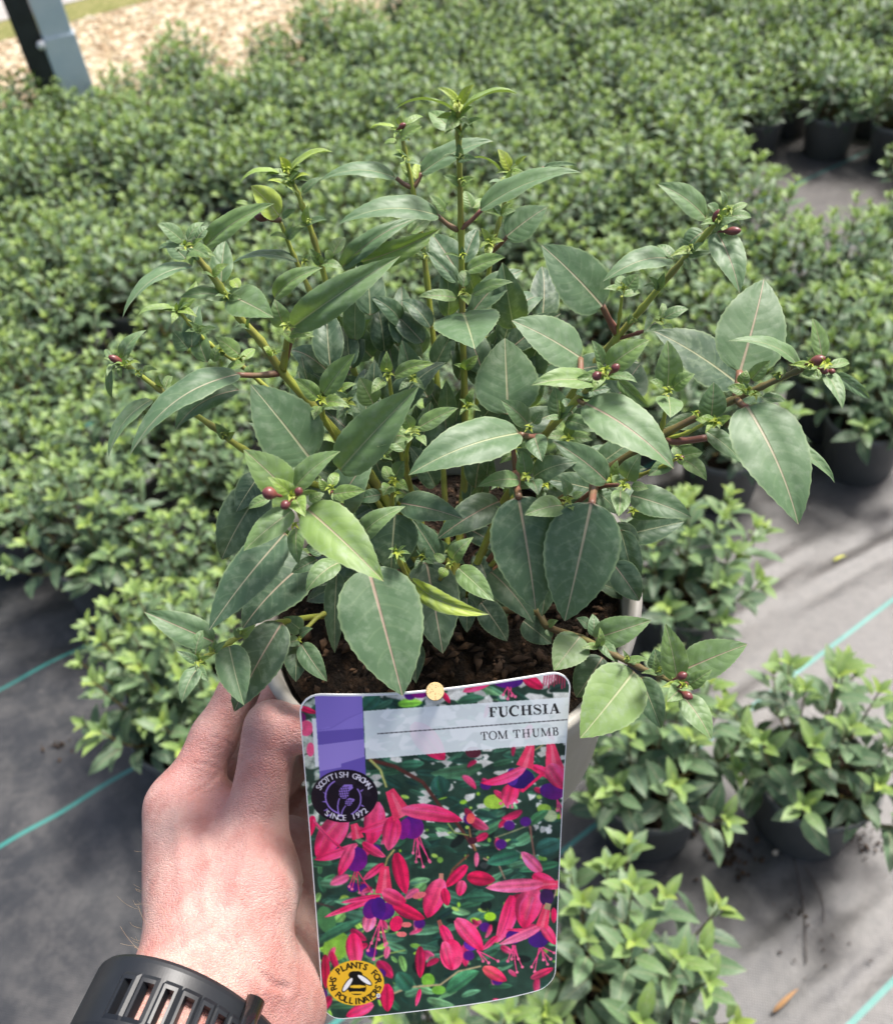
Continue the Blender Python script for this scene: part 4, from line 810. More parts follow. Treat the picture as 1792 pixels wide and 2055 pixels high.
petal((365, 1545), (385, 1740), 110, PK, PL); petal((745, 1620), (745, 1800), 66, (150, 25, 65), PD); petal((208, 1665), (212, 1860), 56, (150, 25, 60), PD); petal((555, 1830), (560, 1990), 90, PK, PD); petal((480, 1945), (325, 2015), 80, PL, PK); petal((1100, 1738), (1235, 1815), 80, (240, 100, 100), PK); petal((1370, 1800), (1500, 1740), 50, (170, 60, 90), PK); petal((745, 1860), (720, 1960), 30, PK, PL)
stam(1265, 750, [(1200, 810), (1240, 828), (1290, 800), (1220, 780), (1265, 830)], (230, 50, 110)); petal((1270, 700), (1230, 825), 110, PK, PL); ell(1307, 668, 84, 58, (48, 18, 112), 5, 1, (40, 14, 90)); ell(1265, 660, 34, 50, (84, 40, 150)); petal((1365, 595), (1560, 700), 60, PK, PL, -.05); petal((1345, 595), (1082, 692), 66, PL, PK, -.2); tubef((1372, 475), (1335, 605), 42, 100); stroke([(1440, 640), (1320, 745)], 18, 14, PK)
stam(1520, 780, [(1545, 890), (1520, 850), (1552, 850)]); ell(1490, 742, 70, 46, PU, 10, 1, PV); tubef((1480, 465), (1505, 620), 44, 110); petal((1470, 590), (1570, 730), 120, PL, PK)
petal((835, 105), (675, 160), 66, PK, PD); ell(742, 172, 55, 42, (140, 15, 130)); petal((870, 180), (915, 245), 34, PK, PD); ell(1240, 112, 88, 46, (115, 15, 140), 0, 1, PU); stam(1245, 150, [(1240, 218), (1282, 206), (1262, 200), (1215, 195)]); petal((1165, 95), (985, 180), 72, PK, PL); petal((1325, 90), (1440, 160), 76, PK, PD)
for i in range(9): stroke([(1450+i*14, 70+rk.uniform(0, 10)), (1440+i*15, 150+rk.uniform(-20, 15))], 9, 7, (200, 40, 85), .8)
petal((55, 265), (165, 300), 40, PK, PD); ell(70, 325, 30, 30, (120, 15, 100)); ell(100, 385, 42, 44, (240, 90, 130), 0, 1, PL); ell(125, 505, 22, 40, PL)
BUF = blur(BUF, 1); gr = blur(np_r.rand(BH, BW, 1), 1)-.5; g2_ = np.kron(blur(np_r.rand(BH//6+2, BW//6+2, 1), 2)[:, :, 0], np.ones((6, 6)))[:BH, :BW, None]-.5
BUF = np.clip(BUF*(1+.25*gr+.5*blur(g2_, 3)), 0, 255)

# banner, purple band, badges
fill([(424, 287), (1600, 208), (1582, 466), (437, 560)], (246, 251, 250), .90)
stroke([(503, 416), (1590, 335)], 5.0, 5.0, (62, 62, 66))
fill([(133, 330), (160, 328), (180, 600), (152, 604)], (236, 238, 238)); fill([(148, 188), (415, 150), (437, 650), (180, 700)], (140, 120, 206))
fill([(164, 404), (424, 384), (426, 447), (168, 480)], (108, 90, 178)); fill([(168, 480), (426, 447), (432, 545), (300, 585), (300, 605), (176, 628)], (160, 140, 218)); fill([(176, 628), (300, 606), (300, 585), (434, 545), (438, 660), (180, 700)], (112, 92, 182)); fill([(160, 400), (230, 372), (240, 388), (424, 290), (424, 384)], (146, 127, 212))
stroke([(162, 396), (240, 386), (330, 330), (424, 292)], 3, 3, (112, 95, 180), .7)
ell(317, 768, 189, 150, (24, 14, 28), -3); ell(320, 690, 60, 26, (62, 56, 66), 5, .35); ell(425, 740, 50, 20, (62, 56, 66), 30, .3)
TH = (152, 122, 208)
stroke([(318-108*math.cos(a)*1.0, 770+100*math.sin(a)) for a in [math.radians(x) for x in range(-60, 78, 6)]], 9, 9, TH); stroke([(312+98*math.cos(a), 785+95*math.sin(a)) for a in [math.radians(x) for x in range(-38, 70, 6)]], 8, 8, TH)
for a, b in (((216, 762), (196, 745)), ((212, 800), (190, 800)), ((224, 842), (200, 852)), ((240, 872), (215, 885)), ((408, 742), (425, 730)), ((412, 820), (430, 828)), ((395, 850), (412, 865))): stroke([a, b], 10, 2, TH)
ell(314, 750, 30, 34, TH); fill([(296, 722), (318, 702), (362, 704), (366, 724), (342, 742)], TH); ell(341, 804, 21, 20, TH); fill([(330, 788), (345, 778), (376, 786), (368, 802)], TH)
for k in range(-2, 3): stroke([(314+k*13-8, 722), (314+k*13+6, 780)], 2.6, 2.6, (24, 14, 28)); stroke([(282, 750+k*14), (346, 744+k*14)], 2.6, 2.6, (24, 14, 28))
for k in range(-1, 2): stroke([(341+k*11-5, 788), (341+k*11+3, 822)], 2.4, 2.4, (24, 14, 28)); stroke([(320, 805+k*11), (363, 802+k*11)], 2.4, 2.4, (24, 14, 28))
stroke(bez((290, 780), (268, 830), (292, 885)), 7, 9, TH); stroke(bez((325, 822), (300, 850), (300, 885)), 6, 8, TH)
ell(380, 1825, 162, 128, (238, 188, 46), -2)
def text_tris(s):
    c = bpy.data.curves.new('t', 'FONT'); c.body = s; c.size = 1; c.resolution_u = 3; o = bpy.data.objects.new('t', c); COL.objects.link(o)
    dg = bpy.context.evaluated_depsgraph_get(); me = o.evaluated_get(dg).to_mesh(); me.calc_loop_triangles()
    T = [[tuple(me.vertices[i].co.xy) for i in tr.vertices] for tr in me.loop_triangles]; xs_ = [p[0] for t_ in T for p in t_] or [0, .3]
    w_ = (min(xs_), max(xs_)); o.evaluated_get(dg).to_mesh_clear(); bpy.data.objects.remove(o); bpy.data.curves.remove(c); return T, w_
def arc_text(s, cx, cy, rx, ry, a0, a1, size, col, flip=False, bold=0):
    n = len(s)
    for i, chh in enumerate(s):
        if chh == ' ': continue
        a = math.radians(a0+(a1-a0)*i/(n-1)); T, (lo, hi) = text_tris(chh); mx = (lo+hi)/2
        x, y = cx+rx*math.cos(a), cy-ry*math.sin(a); tx, ty = -rx*math.sin(a), -ry*math.cos(a)
        if not flip: tx, ty = -tx, -ty
        q = math.hypot(tx, ty); tx, ty = tx/q, ty/q; ux, uy = ty, -tx
        for tri in T:
            for off in ((0, 0),)+(((bold, 0), (-bold, 0), (0, bold)) if bold else ()):
                fill([(x+off[0]+((p[0]-mx)*tx+(p[1]-.35)*ux)*size, y+off[1]+((p[0]-mx)*ty+(p[1]-.35)*uy)*size) for p in tri], col)
arc_text('SCOTTISH GROWN', 317, 768, 157, 122, 157, 28, 46, (235, 230, 238), False, 1.2); arc_text('SINCE 1972', 317, 768, 157, 122, 232, 318, 46, (235, 230, 238), True, 1.2)
arc_text('RHS PLANTS FOR', 380, 1825, 130, 100, 196, 6, 50, (22, 18, 12), False, 1.6); arc_text('POLLINATORS', 380, 1825, 130, 102, 222, 346, 50, (22, 18, 12), True, 1.6)
ell(380, 1780, 40, 26, (20, 16, 12)); ell(380, 1762, 34, 14, (235, 190, 60)); ell(380, 1770, 36, 12, (20, 16, 12)); ell(382, 1800, 36, 24, (20, 16, 12)); ell(388, 1852, 52, 42, (20, 16, 12)); ell(388, 1846, 50, 9, (238, 190, 50)); ell(390, 1880, 44, 8, (238, 190, 50))
ell(335, 1835, 18, 52, (20, 16, 12), 35); ell(335, 1835, 13, 46, (240, 240, 240), 35); ell(430, 1808, 18, 52, (20, 16, 12), -55); ell(430, 1808, 13, 46, (240, 240, 240), -55)
ell(509, 1897, 13, 13, (245, 245, 245)); ell(509, 1897, 7, 7, (60, 60, 60)); ell(509, 1897, 4, 4, (240, 240, 240))
# title lettering: a high-contrast serif drawn stroke by stroke (unit height, returns strips of (path, width function) and width)
def glyph(ch, T, h):
    st = lambda x: [('r', x-T/2, 0, x+T/2, 1)]; sf = lambda x, y, w_=.20: [('r', x-w_-T/2, y, x+w_+T/2, y+h)]
    hs = lambda x: [('r', x-h*.6, 0, x+h*.6, 1)]
    top = 1-h
    if ch == 'I': return st(.3)+sf(.3, 0, .13)+sf(.3, top, .13), .6
    if ch == 'F': return st(.28)+sf(.28, 0, .13)+[('r', .05, top, .76, 1), ('p', [(.76, 1), (.76, .68), (.72, .68), (.62, .94), (.5, 1)]), ('r', .28, .48, .56, .48+h), ('p', [(.58, .66), (.58, .34), (.54, .42), (.50, .5), (.54, .58)])], .80
    if ch == 'H': return st(.26)+st(.82)+sf(.26, 0, .12)+sf(.26, top, .12)+sf(.82, 0, .12)+sf(.82, top, .12)+[('r', .26, .49, .82, .49+h)], 1.08
    if ch == 'T': return st(.45)+sf(.45, 0, .13)+[('r', .06, top, .84, 1), ('p', [(.06, 1), (.06, .66), (.10, .66), (.18, .92), (.3, 1)]), ('p', [(.84, 1), (.84, .66), (.80, .66), (.72, .92), (.6, 1)])], .9
    if ch == 'U':
        pth = [(.26, 1), (.26, .32)]+[(.52-.26*math.cos(a), .29-.29*math.sin(a)) for a in [i*math.pi/12 for i in range(1, 12)]]+[(.78, .32), (.78, 1)]
        return [('s', pth, lambda t: T if t < .4 else max(h*1.2, T*(1-(t-.4)/.25)))]+sf(.26, top, .12)+[('r', .66, top, .92, 1)], 1.0
    if ch in 'O': return [('s', [(.46-.40*math.sin(a), .5+.51*math.cos(a)) for a in [i*2*math.pi/36 for i in range(37)]], lambda t: h+(T-h)*abs(math.sin(t*2*math.pi))**1.5)], .92
    if ch == 'C': return [('s', [(.48+.42*math.cos(a), .5+.51*math.sin(a)) for a in [math.radians(x) for x in range(48, 318, 9)]], lambda t: h+(T-h)*max(0, math.sin(t*math.pi))**1.6), ('p', [(.80, 1), (.80, .64), (.76, .64), (.66, .86), (.72, .92)])], .88
    if ch == 'S': return [('s', [(.64, .80), (.56, .93), (.38, .99), (.20, .94), (.12, .80), (.18, .66), (.36, .55), (.54, .46), (.66, .34), (.66, .19), (.54, .05), (.36, 0), (.18, .06), (.09, .22)], lambda t: h+(T-h)*max(0, 1-abs(t-.5)/.33)), ('p', [(.66, 1), (.66, .68), (.62, .70), (.56, .88)]), ('p', [(.07, 0), (.07, .32), (.11, .30), (.17, .12)])], .74
    if ch == 'A': return [('s', [(.46, 1), (.74, .0)], lambda t: T*1.05), ('s', [(.45, .97), (.14, 0)], lambda t: h*1.2), ('r', .25, .30, .62, .30+h), ('r', .02, 0, .28, h), ('r', .56, 0, .94, h)], .92
    if ch == 'M': return hs(.17)+st(.98)+[('s', [(.19, 1), (.56, .02)], lambda t: T*1.0), ('s', [(.95, 1), (.58, .02)], lambda t: h*1.1), ('r', .04, 0, .30, h), ('r', .04, top, .24, 1)]+sf(.98, 0, .12)+[('r', .90, top, 1.14, 1)], 1.20
    if ch == 'B': return st(.24)+[('r', .06, 0, .45, h), ('r', .06, top, .42, 1), ('r', .24, .52, .45, .52+h), ('s', [(.40, .985), (.56, .95), (.62, .77), (.56, .60), (.40, .545)], lambda t: h+(T-h)*math.sin(t*math.pi)), ('s', [(.42, .535), (.60, .49), (.68, .27), (.60, .06), (.42, .02)], lambda t: h+(T-h)*math.sin(t*math.pi))], .74
    return [], .42
def title(s, x0, y0, x1, y1, size, T, h, gap, col):
    gl = [glyph(c, T, h) for c in s]; tot = sum(g[1] for g in gl)+gap*(len(s)-1); L = math.hypot(x1-x0, y1-y0); k = L/tot; ex, ey = (x1-x0)/L, (y1-y0)/L; x = 0
    mp = lambda p: (x0+ex*p[0]*k+ey*p[1]*size, y0+ey*p[0]*k-ex*p[1]*size)
    for parts, w_ in gl:
        for q in parts:
            if q[0] == 'r': fill([mp((x+q[1], q[2])), mp((x+q[3], q[2])), mp((x+q[3], q[4])), mp((x+q[1], q[4]))], col)
            elif q[0] == 'p': fill([mp((x+a, b)) for a, b in q[1]], col)
            else: stroke([mp((x+a, b)) for a, b in q[1]], 1, 1, col, 1, lambda t, f=q[2]: max(2.2, f(t)*k))
        x += w_+gap
title('FUCHSIA', 1130, 322, 1535, 299, 55, .20, .055, .03, (18, 18, 22)); title('TOM THUMB', 1086, 452, 1527, 424, 45, .135, .045, .05, (24, 24, 28))
BUF = blur(BUF, 1)

# the card in space: corners at their own distances, rolled a little between thumb and peg
LC = [at(598, 1392, .318), at(1149, 1347, .328), at(1113, 1974, .385), at(650, 2048, .370)]
WCARD = ((LC[1]-LC[0]).length+(LC[2]-LC[3]).length)/2; HCARD = ((LC[3]-LC[0]).length+(LC[2]-LC[1]).length)/2
LN = (LC[3]-LC[0]).cross(LC[1]-LC[0]).normalized()
if LN.dot(-fwd) < 0: LN = -LN
L0 = np.array([list(q) for q in LC]); LNn = np.array(LN)
def card_pts(nu, nv, off):
    u, v = np.meshgrid(np.linspace(0, 1, nu+1), np.linspace(0, 1, nv+1)); ru, rv = .0085/WCARD, .0085/HCARD
    cu = np.clip(u, ru, 1-ru); cv = np.clip(v, rv, 1-rv); a, b = (u-cu)/ru, (v-cv)/rv
    u2 = cu+ru*a*np.sqrt(1-b*b/2); v2 = cv+rv*b*np.sqrt(1-a*a/2)
    P = (1-u2)[..., None]*(1-v2)[..., None]*L0[0]+u2[..., None]*(1-v2)[..., None]*L0[1]+u2[..., None]*v2[..., None]*L0[2]+(1-u2)[..., None]*v2[..., None]*L0[3]
    blg = .0045*(1-(2*u2-1)**2)-.003*np.sin(v2*math.pi)+.0012*np.sin(u2*5+v2*3)+off
    return P+blg[..., None]*LNn, u2, v2
LAB = empty('plant_label', at(873, 1388, .322)); tag(LAB, 'printed card picturing pink and purple fuchsia flowers, pegged in front of the held pot', 'plant label')
IL = Matrix.Translation(-LAB.location)
m, t, n, l, p = newmat('printed_card'); A = N(t, 'ShaderNodeAttribute', attribute_name='print').outputs['Color']; l.new(A, p.inputs['Base Color']); p.inputs['Roughness'].default_value = .36; p.inputs['Specular IOR Level'].default_value = .4; PRINT = m
WHITE = simple('white_card', (.78, .78, .77), (.72, .72, .70), 40, .4)
NU, NV = 440, 540
P, u2, v2 = card_pts(NU, NV, .0)
Vn = P.reshape(-1, 3); idx = np.arange((NU+1)*(NV+1)).reshape(NV+1, NU+1)
Fq = np.stack([idx[:-1, :-1], idx[1:, :-1], idx[1:, 1:], idx[:-1, 1:]], -1).reshape(-1, 4)
rel = Vn-np.array(CAM); zc = rel @ np.array(fwd); pxs = CX+F*(rel @ np.array(RIGHT))/zc; pys = CY-F*(rel @ np.array(UP))/zc
zx = (pxs/.93333-620)*2.628*SC; zy = (pys/.93333-1420)*2.628*SC
ix = np.clip(zx, 0, BW-1.001); iy = np.clip(zy, 0, BH-1.001); xi, yi = ix.astype(int), iy.astype(int); fx, fy = (ix-xi)[:, None], (iy-yi)[:, None]
C_ = (BUF[yi, xi]*(1-fx)+BUF[yi, xi+1]*fx)*(1-fy)+(BUF[yi+1, xi]*(1-fx)+BUF[yi+1, xi+1]*fx)*fy
uu, vv = u2.ravel(), v2.ravel(); du = np.minimum(uu, 1-uu)*WCARD; dv = np.minimum(vv, 1-vv)*HCARD; ed = np.minimum(du, dv)
rc = .0085; cxd, cyd = np.maximum(rc-du, 0), np.maximum(rc-dv, 0); cr = (cxd > 0) & (cyd > 0); ed = np.where(cr, np.minimum(ed, rc-np.hypot(cxd, cyd)), ed)
wv = np.where(vv < .1, .0006, .0003); C_ = np.where((ed < wv)[:, None], 238.0, C_)
s_ = C_/255.0; lin = np.where(s_ <= .04045, s_/12.92, ((s_+.055)/1.055)**2.4)*.97
me = mesh('print', (Vn-np.array(LAB.location)).tolist(), Fq.tolist()); ca = me.color_attributes.new('print', 'FLOAT_COLOR', 'POINT')
ca.data.foreach_set('color', np.concatenate([lin, np.ones((len(lin), 1))], 1).astype(np.float32).ravel())
card = obj('card', None or mesh('card', [], []), WHITE, LAB)
Pf, _, _ = card_pts(36, 44, -.0001); Pb, _, _ = card_pts(36, 44, -.0007); nF = Pf.shape[0]*Pf.shape[1]
Vc = np.concatenate([Pf.reshape(-1, 3), Pb.reshape(-1, 3)])-np.array(LAB.location); idc = np.arange(nF).reshape(45, 37)
q1 = np.stack([idc[:-1, :-1], idc[1:, :-1], idc[1:, 1:], idc[:-1, 1:]], -1).reshape(-1, 4).tolist(); q2 = [[a+nF for a in reversed(f)] for f in q1]
rim = list(idc[0, :])+list(idc[1:, -1])+list(idc[-1, -2::-1])+list(idc[-2:0:-1, 0]); q3 = [[int(rim[i]), int(rim[(i+1) % len(rim)]), int(rim[(i+1) % len(rim)])+nF, int(rim[i])+nF] for i in range(len(rim))]
card.data = mesh('card', Vc.tolist(), q1+q2+q3, True); card.data.materials.append(WHITE); obj('print', me, PRINT, card)
# peg through the card, pushed into the compost
m, t, n, l, p = newmat('peg_tan'); tcn = N(t, 'ShaderNodeTexCoord').outputs['Object']; vo = N(t, 'ShaderNodeTexVoronoi'); vo.inputs['Scale'].default_value = 1200; l.new(tcn, vo.inputs['Vector'])
l.new(mixc(t, sstep(t, vo.outputs['Distance'], .10, .40), (.20, .11, .035), (.50, .36, .17)), p.inputs['Base Color']); p.inputs['Roughness'].default_value = .5; PEG = m
hd = at(873, 1388, .3175); bk = at(874, 1396, .372); ax = (hd-bk).normalized()
V, Fc = tube([bk-LAB.location, hd-LAB.location, hd+ax*.0005-LAB.location], [.0030, .0033, .0031], 20); obj('peg', mesh('peg', V, Fc, False), PEG, LAB)
# ------------------------------------------------------------------ the hand: one continuous surface grown from a smooth distance field
def hz(zx, zy, d): return np.array(cs(186.7+.3415*zx, 1353.3+.3415*zy, d))
PRIM = []                                   # (a, ra, b, rb, blend)
def cap(a, ra, b, rb, k=.008): PRIM.append((np.array(a), ra, np.array(b), rb, k))
W1, W2 = hz(640, 1780, .338), hz(1000, 1860, .362)             # wrist, thumb side and far side
A1, A2 = np.array(cs(150, 2300, .290)), np.array(cs(330, 2400, .315))
iM, iP, iD, iT = hz(525, 790, .388), hz(712, 365, .396), hz(850, 110, .400), np.array(cs(518, 1318, .402))
tC, tM, tI, tT = hz(830, 1650, .350), hz(955, 860, .372), hz(1052, 320, .368), hz(1330, 330, .366)
cap(A1, .028, W1, .0215, .014); cap(A2, .026, W2, .0215, .016); cap((A1+A2)/2, .027, (W1+W2)/2, .021, .016)
cap(W1, .021, iM, .0120, .012); cap(hz(610, 1500, .356), .0172, iM, .0135, .010); cap(hz(555, 1300, .368), .0135, iM, .0125, .010)
cap(iM, .0128, iP, .0100, .006); cap(iP, .0098, iD, .0088, .004); cap(iD, .0088, iT, .0078, .003)
cap(tC, .0200, hz(940, 1230, .360), .0180, .010); cap(hz(940, 1230, .360), .0180, tM, .0128, .008); cap(tM, .0126, tI, .0108, .004); cap(hz(1020, 480, .369), .0104, tI, .0109, .003); cap(tI, .0108, tT, .0092, .003)
mW, rW, pW = hz(760, 1700, .368), hz(960, 1750, .382), hz(1090, 1780, .385)
mM, rM, pM = hz(640, 860, .412), hz(800, 940, .432), hz(960, 1040, .446)
cap(mW, .018, mM, .0125, .012); cap(rW, .018, rM, .0120, .012); cap(pW, .019, pM, .0115, .012)
cap(hz(700, 1150, .372), .0150, hz(640, 930, .385), .0120, .012)          # web between thumb and first finger
cap(hz(760, 1500, .352), .0185, hz(730, 1200, .362), .0160, .012)
cap(hz(700, 960, .386), .0095, hz(790, 760, .386), .0075, .010)
cap(hz(1075, 1290, .402), .0165, hz(1085, 1950, .372), .0200, .012); cap(hz(1150, 1000, .415), .0130, hz(1075, 1290, .402), .0165, .010)
# the other three fingers close under and behind the pot
def fing(a, b, c, d, r): cap(a, r*1.12, b, r, .006); cap(b, r, c, r*.92, .004); cap(c, r*.9, d, r*.8, .003)
fing(mM, np.array(cs(470, 1485, .438)), np.array(cs(545, 1400, .462)), np.array(cs(600, 1360, .480)), .0098)
fing(rM, np.array(cs(560, 1560, .462)), np.array(cs(650, 1490, .500)), np.array(cs(730, 1450, .530)), .0098)
fing(pM, np.array(cs(610, 1620, .470)), np.array(cs(700, 1560, .508)), np.array(cs(790, 1520, .535)), .0086)
lo = np.array([-.165, -.235, -.560]); hi = np.array([.0, -.055, -.270]); HG = .00135
gx = [np.arange(lo[i], hi[i], HG) for i in range(3)]; NX = [len(q) for q in gx]
PT = np.stack(np.meshgrid(*[q.astype(np.float32) for q in gx], indexing='ij'), -1)
def capd(P, a, ra, b, rb):
    ab = b-a; t_ = np.clip(((P-a) @ ab)/(ab @ ab), 0, 1); q = P-(a+t_[..., None]*ab); return np.sqrt((q*q).sum(-1))-(ra+(rb-ra)*t_)
CREASE = []                                 # (path, depth, half-width): skin folds and knuckle lines
def crease(pts, dep, hw): CREASE.append(([np.array(p) for p in pts], dep, hw))
def field(P):
    D = None
    for a, ra, b, rb, k in PRIM:
        d = capd(P, a.astype(P.dtype), ra, b.astype(P.dtype), rb)
        if D is None: D = d; continue
        h = np.clip(.5+.5*(D-d)/k, 0, 1); D = D*(1-h)+d*h-k*h*(1-h)
    return D
DF = np.empty(NX, np.float32)
for i in range(0, NX[0], 16): DF[i:i+16] = field(PT[i:i+16])
def surface_nets(f):
    s = f < 0; c = np.zeros(tuple(x-1 for x in f.shape), np.int8)
    for dx in (0, 1):
        for dy in (0, 1):
            for dz in (0, 1): c += s[dx:f.shape[0]-1+dx, dy:f.shape[1]-1+dy, dz:f.shape[2]-1+dz]
    ids = np.argwhere((c > 0) & (c < 8)); idm = -np.ones(c.shape, np.int64); idm[tuple(ids.T)] = np.arange(len(ids))
    acc = np.zeros((len(ids), 3)); cnt_ = np.zeros(len(ids)); cor = [(x, y, z) for x in (0, 1) for y in (0, 1) for z in (0, 1)]
    for a in cor:
        for ax_ in range(3):
            if a[ax_]: continue
            b = list(a); b[ax_] = 1; va = f[tuple((ids+a).T)]; vb = f[tuple((ids+b).T)]; mk = (va < 0) != (vb < 0)
            t_ = np.where(mk, va/np.where(mk, va-vb, 1), 0); pt = np.array(a)+t_[:, None]*(np.array(b)-np.array(a)); acc += np.where(mk[:, None], pt, 0); cnt_ += mk
    Vx = ids+acc/cnt_[:, None]; Q = []
    for ax_ in range(3):
        o1, o2 = [(1, 2), (2, 0), (0, 1)][ax_]; sh = list(f.shape); sl0 = [slice(None)]*3; sl1 = [slice(None)]*3; sl0[ax_] = slice(0, sh[ax_]-1); sl1[ax_] = slice(1, sh[ax_])
        ch_ = np.argwhere(s[tuple(sl0)] != s[tuple(sl1)]); ch_ = ch_[(ch_[:, o1] > 0) & (ch_[:, o2] > 0) & (ch_[:, o1] < sh[o1]-1) & (ch_[:, o2] < sh[o2]-1)]
        e1 = np.zeros(3, int); e1[o1] = 1; e2 = np.zeros(3, int); e2[o2] = 1
        q = np.stack([idm[tuple((ch_-e1-e2).T)], idm[tuple((ch_-e2).T)], idm[tuple(ch_.T)], idm[tuple((ch_-e1).T)]], 1); fl = ~s[tuple(ch_.T)]; q[fl] = q[fl][:, ::-1]; Q.append(q)
    return Vx, np.concatenate(Q)
HV, HF = surface_nets(DF); HV = lo+HV*HG
# relax the lattice, then press folds in
def relax(Vx, Fx, it):
    e = np.concatenate([Fx[:, [0, 1]], Fx[:, [1, 2]], Fx[:, [2, 3]], Fx[:, [3, 0]]]); e = np.concatenate([e, e[:, ::-1]]); nn = np.bincount(e[:, 0], minlength=len(Vx))[:, None]
    for _ in range(it):
        sm = np.stack([np.bincount(e[:, 0], Vx[e[:, 1], k], len(Vx)) for k in range(3)], 1)/nn; Vx = Vx*.4+sm*.6
    return Vx
HV = relax(HV, HF, 4)
def grad(P, e=.0008): return np.stack([field(P+np.eye(3)[k]*e)-field(P-np.eye(3)[k]*e) for k in range(3)], -1)/(2*e)
HN = grad(HV); HN /= np.linalg.norm(HN, axis=1)[:, None]
hpx = CX+F*HV[:, 0]/(-HV[:, 2]); hpy = CY-F*HV[:, 1]/(-HV[:, 2])
zxh, zyh = (hpx-186.7)/.3415, (hpy-1353.3)/.3415
FOLDS = [([(1130, 1850), (1060, 1830), (980, 1760), (910, 1650), (860, 1560)], .0008, 24), ([(880, 1860), (800, 1740), (720, 1650), (640, 1590)], .0004, 13), ([(980, 1850), (930, 1760), (850, 1650), (760, 1560)], .0004, 12),
         ([(750, 575), (700, 625), (640, 680), (560, 720)], .0005, 11), ([(760, 660), (700, 690), (600, 720)], .0003, 9), ([(740, 560), (680, 535), (600, 520)], .0006, 10), ([(825, 425), (770, 395), (700, 372)], .0006, 9), ([(810, 450), (740, 430), (690, 412)], .0003, 8),
         ([(1215, 1230), (1290, 1290)], .0006, 10), ([(900, 330), (960, 300), (1010, 290)], .0003, 8), ([(880, 380), (950, 350), (1010, 345)], .0003, 8)]
front = (HN[:, 2] > -.2)
disp = np.zeros(len(HV))
for pts, dep, hw in FOLDS:
    best = np.full(len(HV), 1e9)
    for a, b in zip(pts[:-1], pts[1:]):
        ax_, ay_ = a; bx_, by_ = b; L2 = (bx_-ax_)**2+(by_-ay_)**2; t_ = np.clip(((zxh-ax_)*(bx_-ax_)+(zyh-ay_)*(by_-ay_))/L2, 0, 1); best = np.minimum(best, np.hypot(zxh-ax_-t_*(bx_-ax_), zyh-ay_-t_*(by_-ay_)))
    disp -= dep*np.exp(-(best/hw)**2); disp += .45*dep*np.exp(-((best-hw*2.1)/hw/1.2)**2)
for pts, dep, hw in (([(560, 1560), (520, 1200), (505, 850)], .0007, 40), ([(800, 1500), (880, 1150), (950, 900)], .0009, 46), ([(700, 1560), (640, 1330), (690, 1120), (650, 960)], .0005, 22), ([(1000, 620), (1040, 420)], .0003, 40)):
    best = np.full(len(HV), 1e9)
    for a, b in zip(pts[:-1], pts[1:]):
        ax_, ay_ = a; bx_, by_ = b; L2 = (bx_-ax_)**2+(by_-ay_)**2; t_ = np.clip(((zxh-ax_)*(bx_-ax_)+(zyh-ay_)*(by_-ay_))/L2, 0, 1); best = np.minimum(best, np.hypot(zxh-ax_-t_*(bx_-ax_), zyh-ay_-t_*(by_-ay_)))
    disp += dep*np.exp(-(best/hw)**2)
HV = HV+HN*(disp*front)[:, None]
# tendons of thumb and first finger, slightly raised
Mn = np.array(M)[:3, :3]; HW = HV @ Mn.T+np.array(CAM)
m, t, n, l, p = newmat('skin')
pos = N(t, 'ShaderNodeTexCoord').outputs['Object']
mp = N(t, 'ShaderNodeMapping'); l.new(pos, mp.inputs[0]); mp.inputs['Rotation'].default_value = (.4, .3, .5); mp.inputs['Scale'].default_value = (1, 2.2, 1)
n1_ = noise(t, 22, 4, pos); n2_ = noise(t, 75, 5, pos, .65); n3_ = noise(t, 520, 4, mp.outputs[0], .6)
vo = N(t, 'ShaderNodeTexVoronoi'); vo.feature = 'DISTANCE_TO_EDGE'; vo.inputs['Scale'].default_value = 620; l.new(mp.outputs[0], vo.inputs['Vector'])
c_ = mixc(t, sstep(t, n1_, .35, .65), (.54, .345, .295), (.48, .25, .222)); c_ = mixc(t, math_(t, 'MULTIPLY', sstep(t, n2_, .42, .68), .7), c_, (.42, .175, .15)); c_ = mixc(t, math_(t, 'MULTIPLY', sstep(t, n3_, .5, .8), .22), c_, (.36, .16, .125))
l.new(c_, p.inputs['Base Color']); p.inputs['Roughness'].default_value = .48; p.inputs['Specular IOR Level'].default_value = .4
p.inputs['Subsurface Weight'].default_value = .35; p.inputs['Subsurface Radius'].default_value = (1.0, .35, .2); p.inputs['Subsurface Scale'].default_value = .004
b1 = bump(t, sstep(t, vo.outputs['Distance'], .0, .22), .45, .0008); b2 = bump(t, n3_, .40, .0009, b1); l.new(bump(t, n2_, .22, .003, b2), p.inputs['Normal']); SKIN = m
org = np.array(M @ Vector(hz(800, 1700, .36)))
me = mesh('person', (HW-org).tolist(), HF.tolist()); PERS = obj('person', me, SKIN); PERS.location = org
tag(PERS, 'bare left hand and wrist gripping the side of the held pot', 'person')
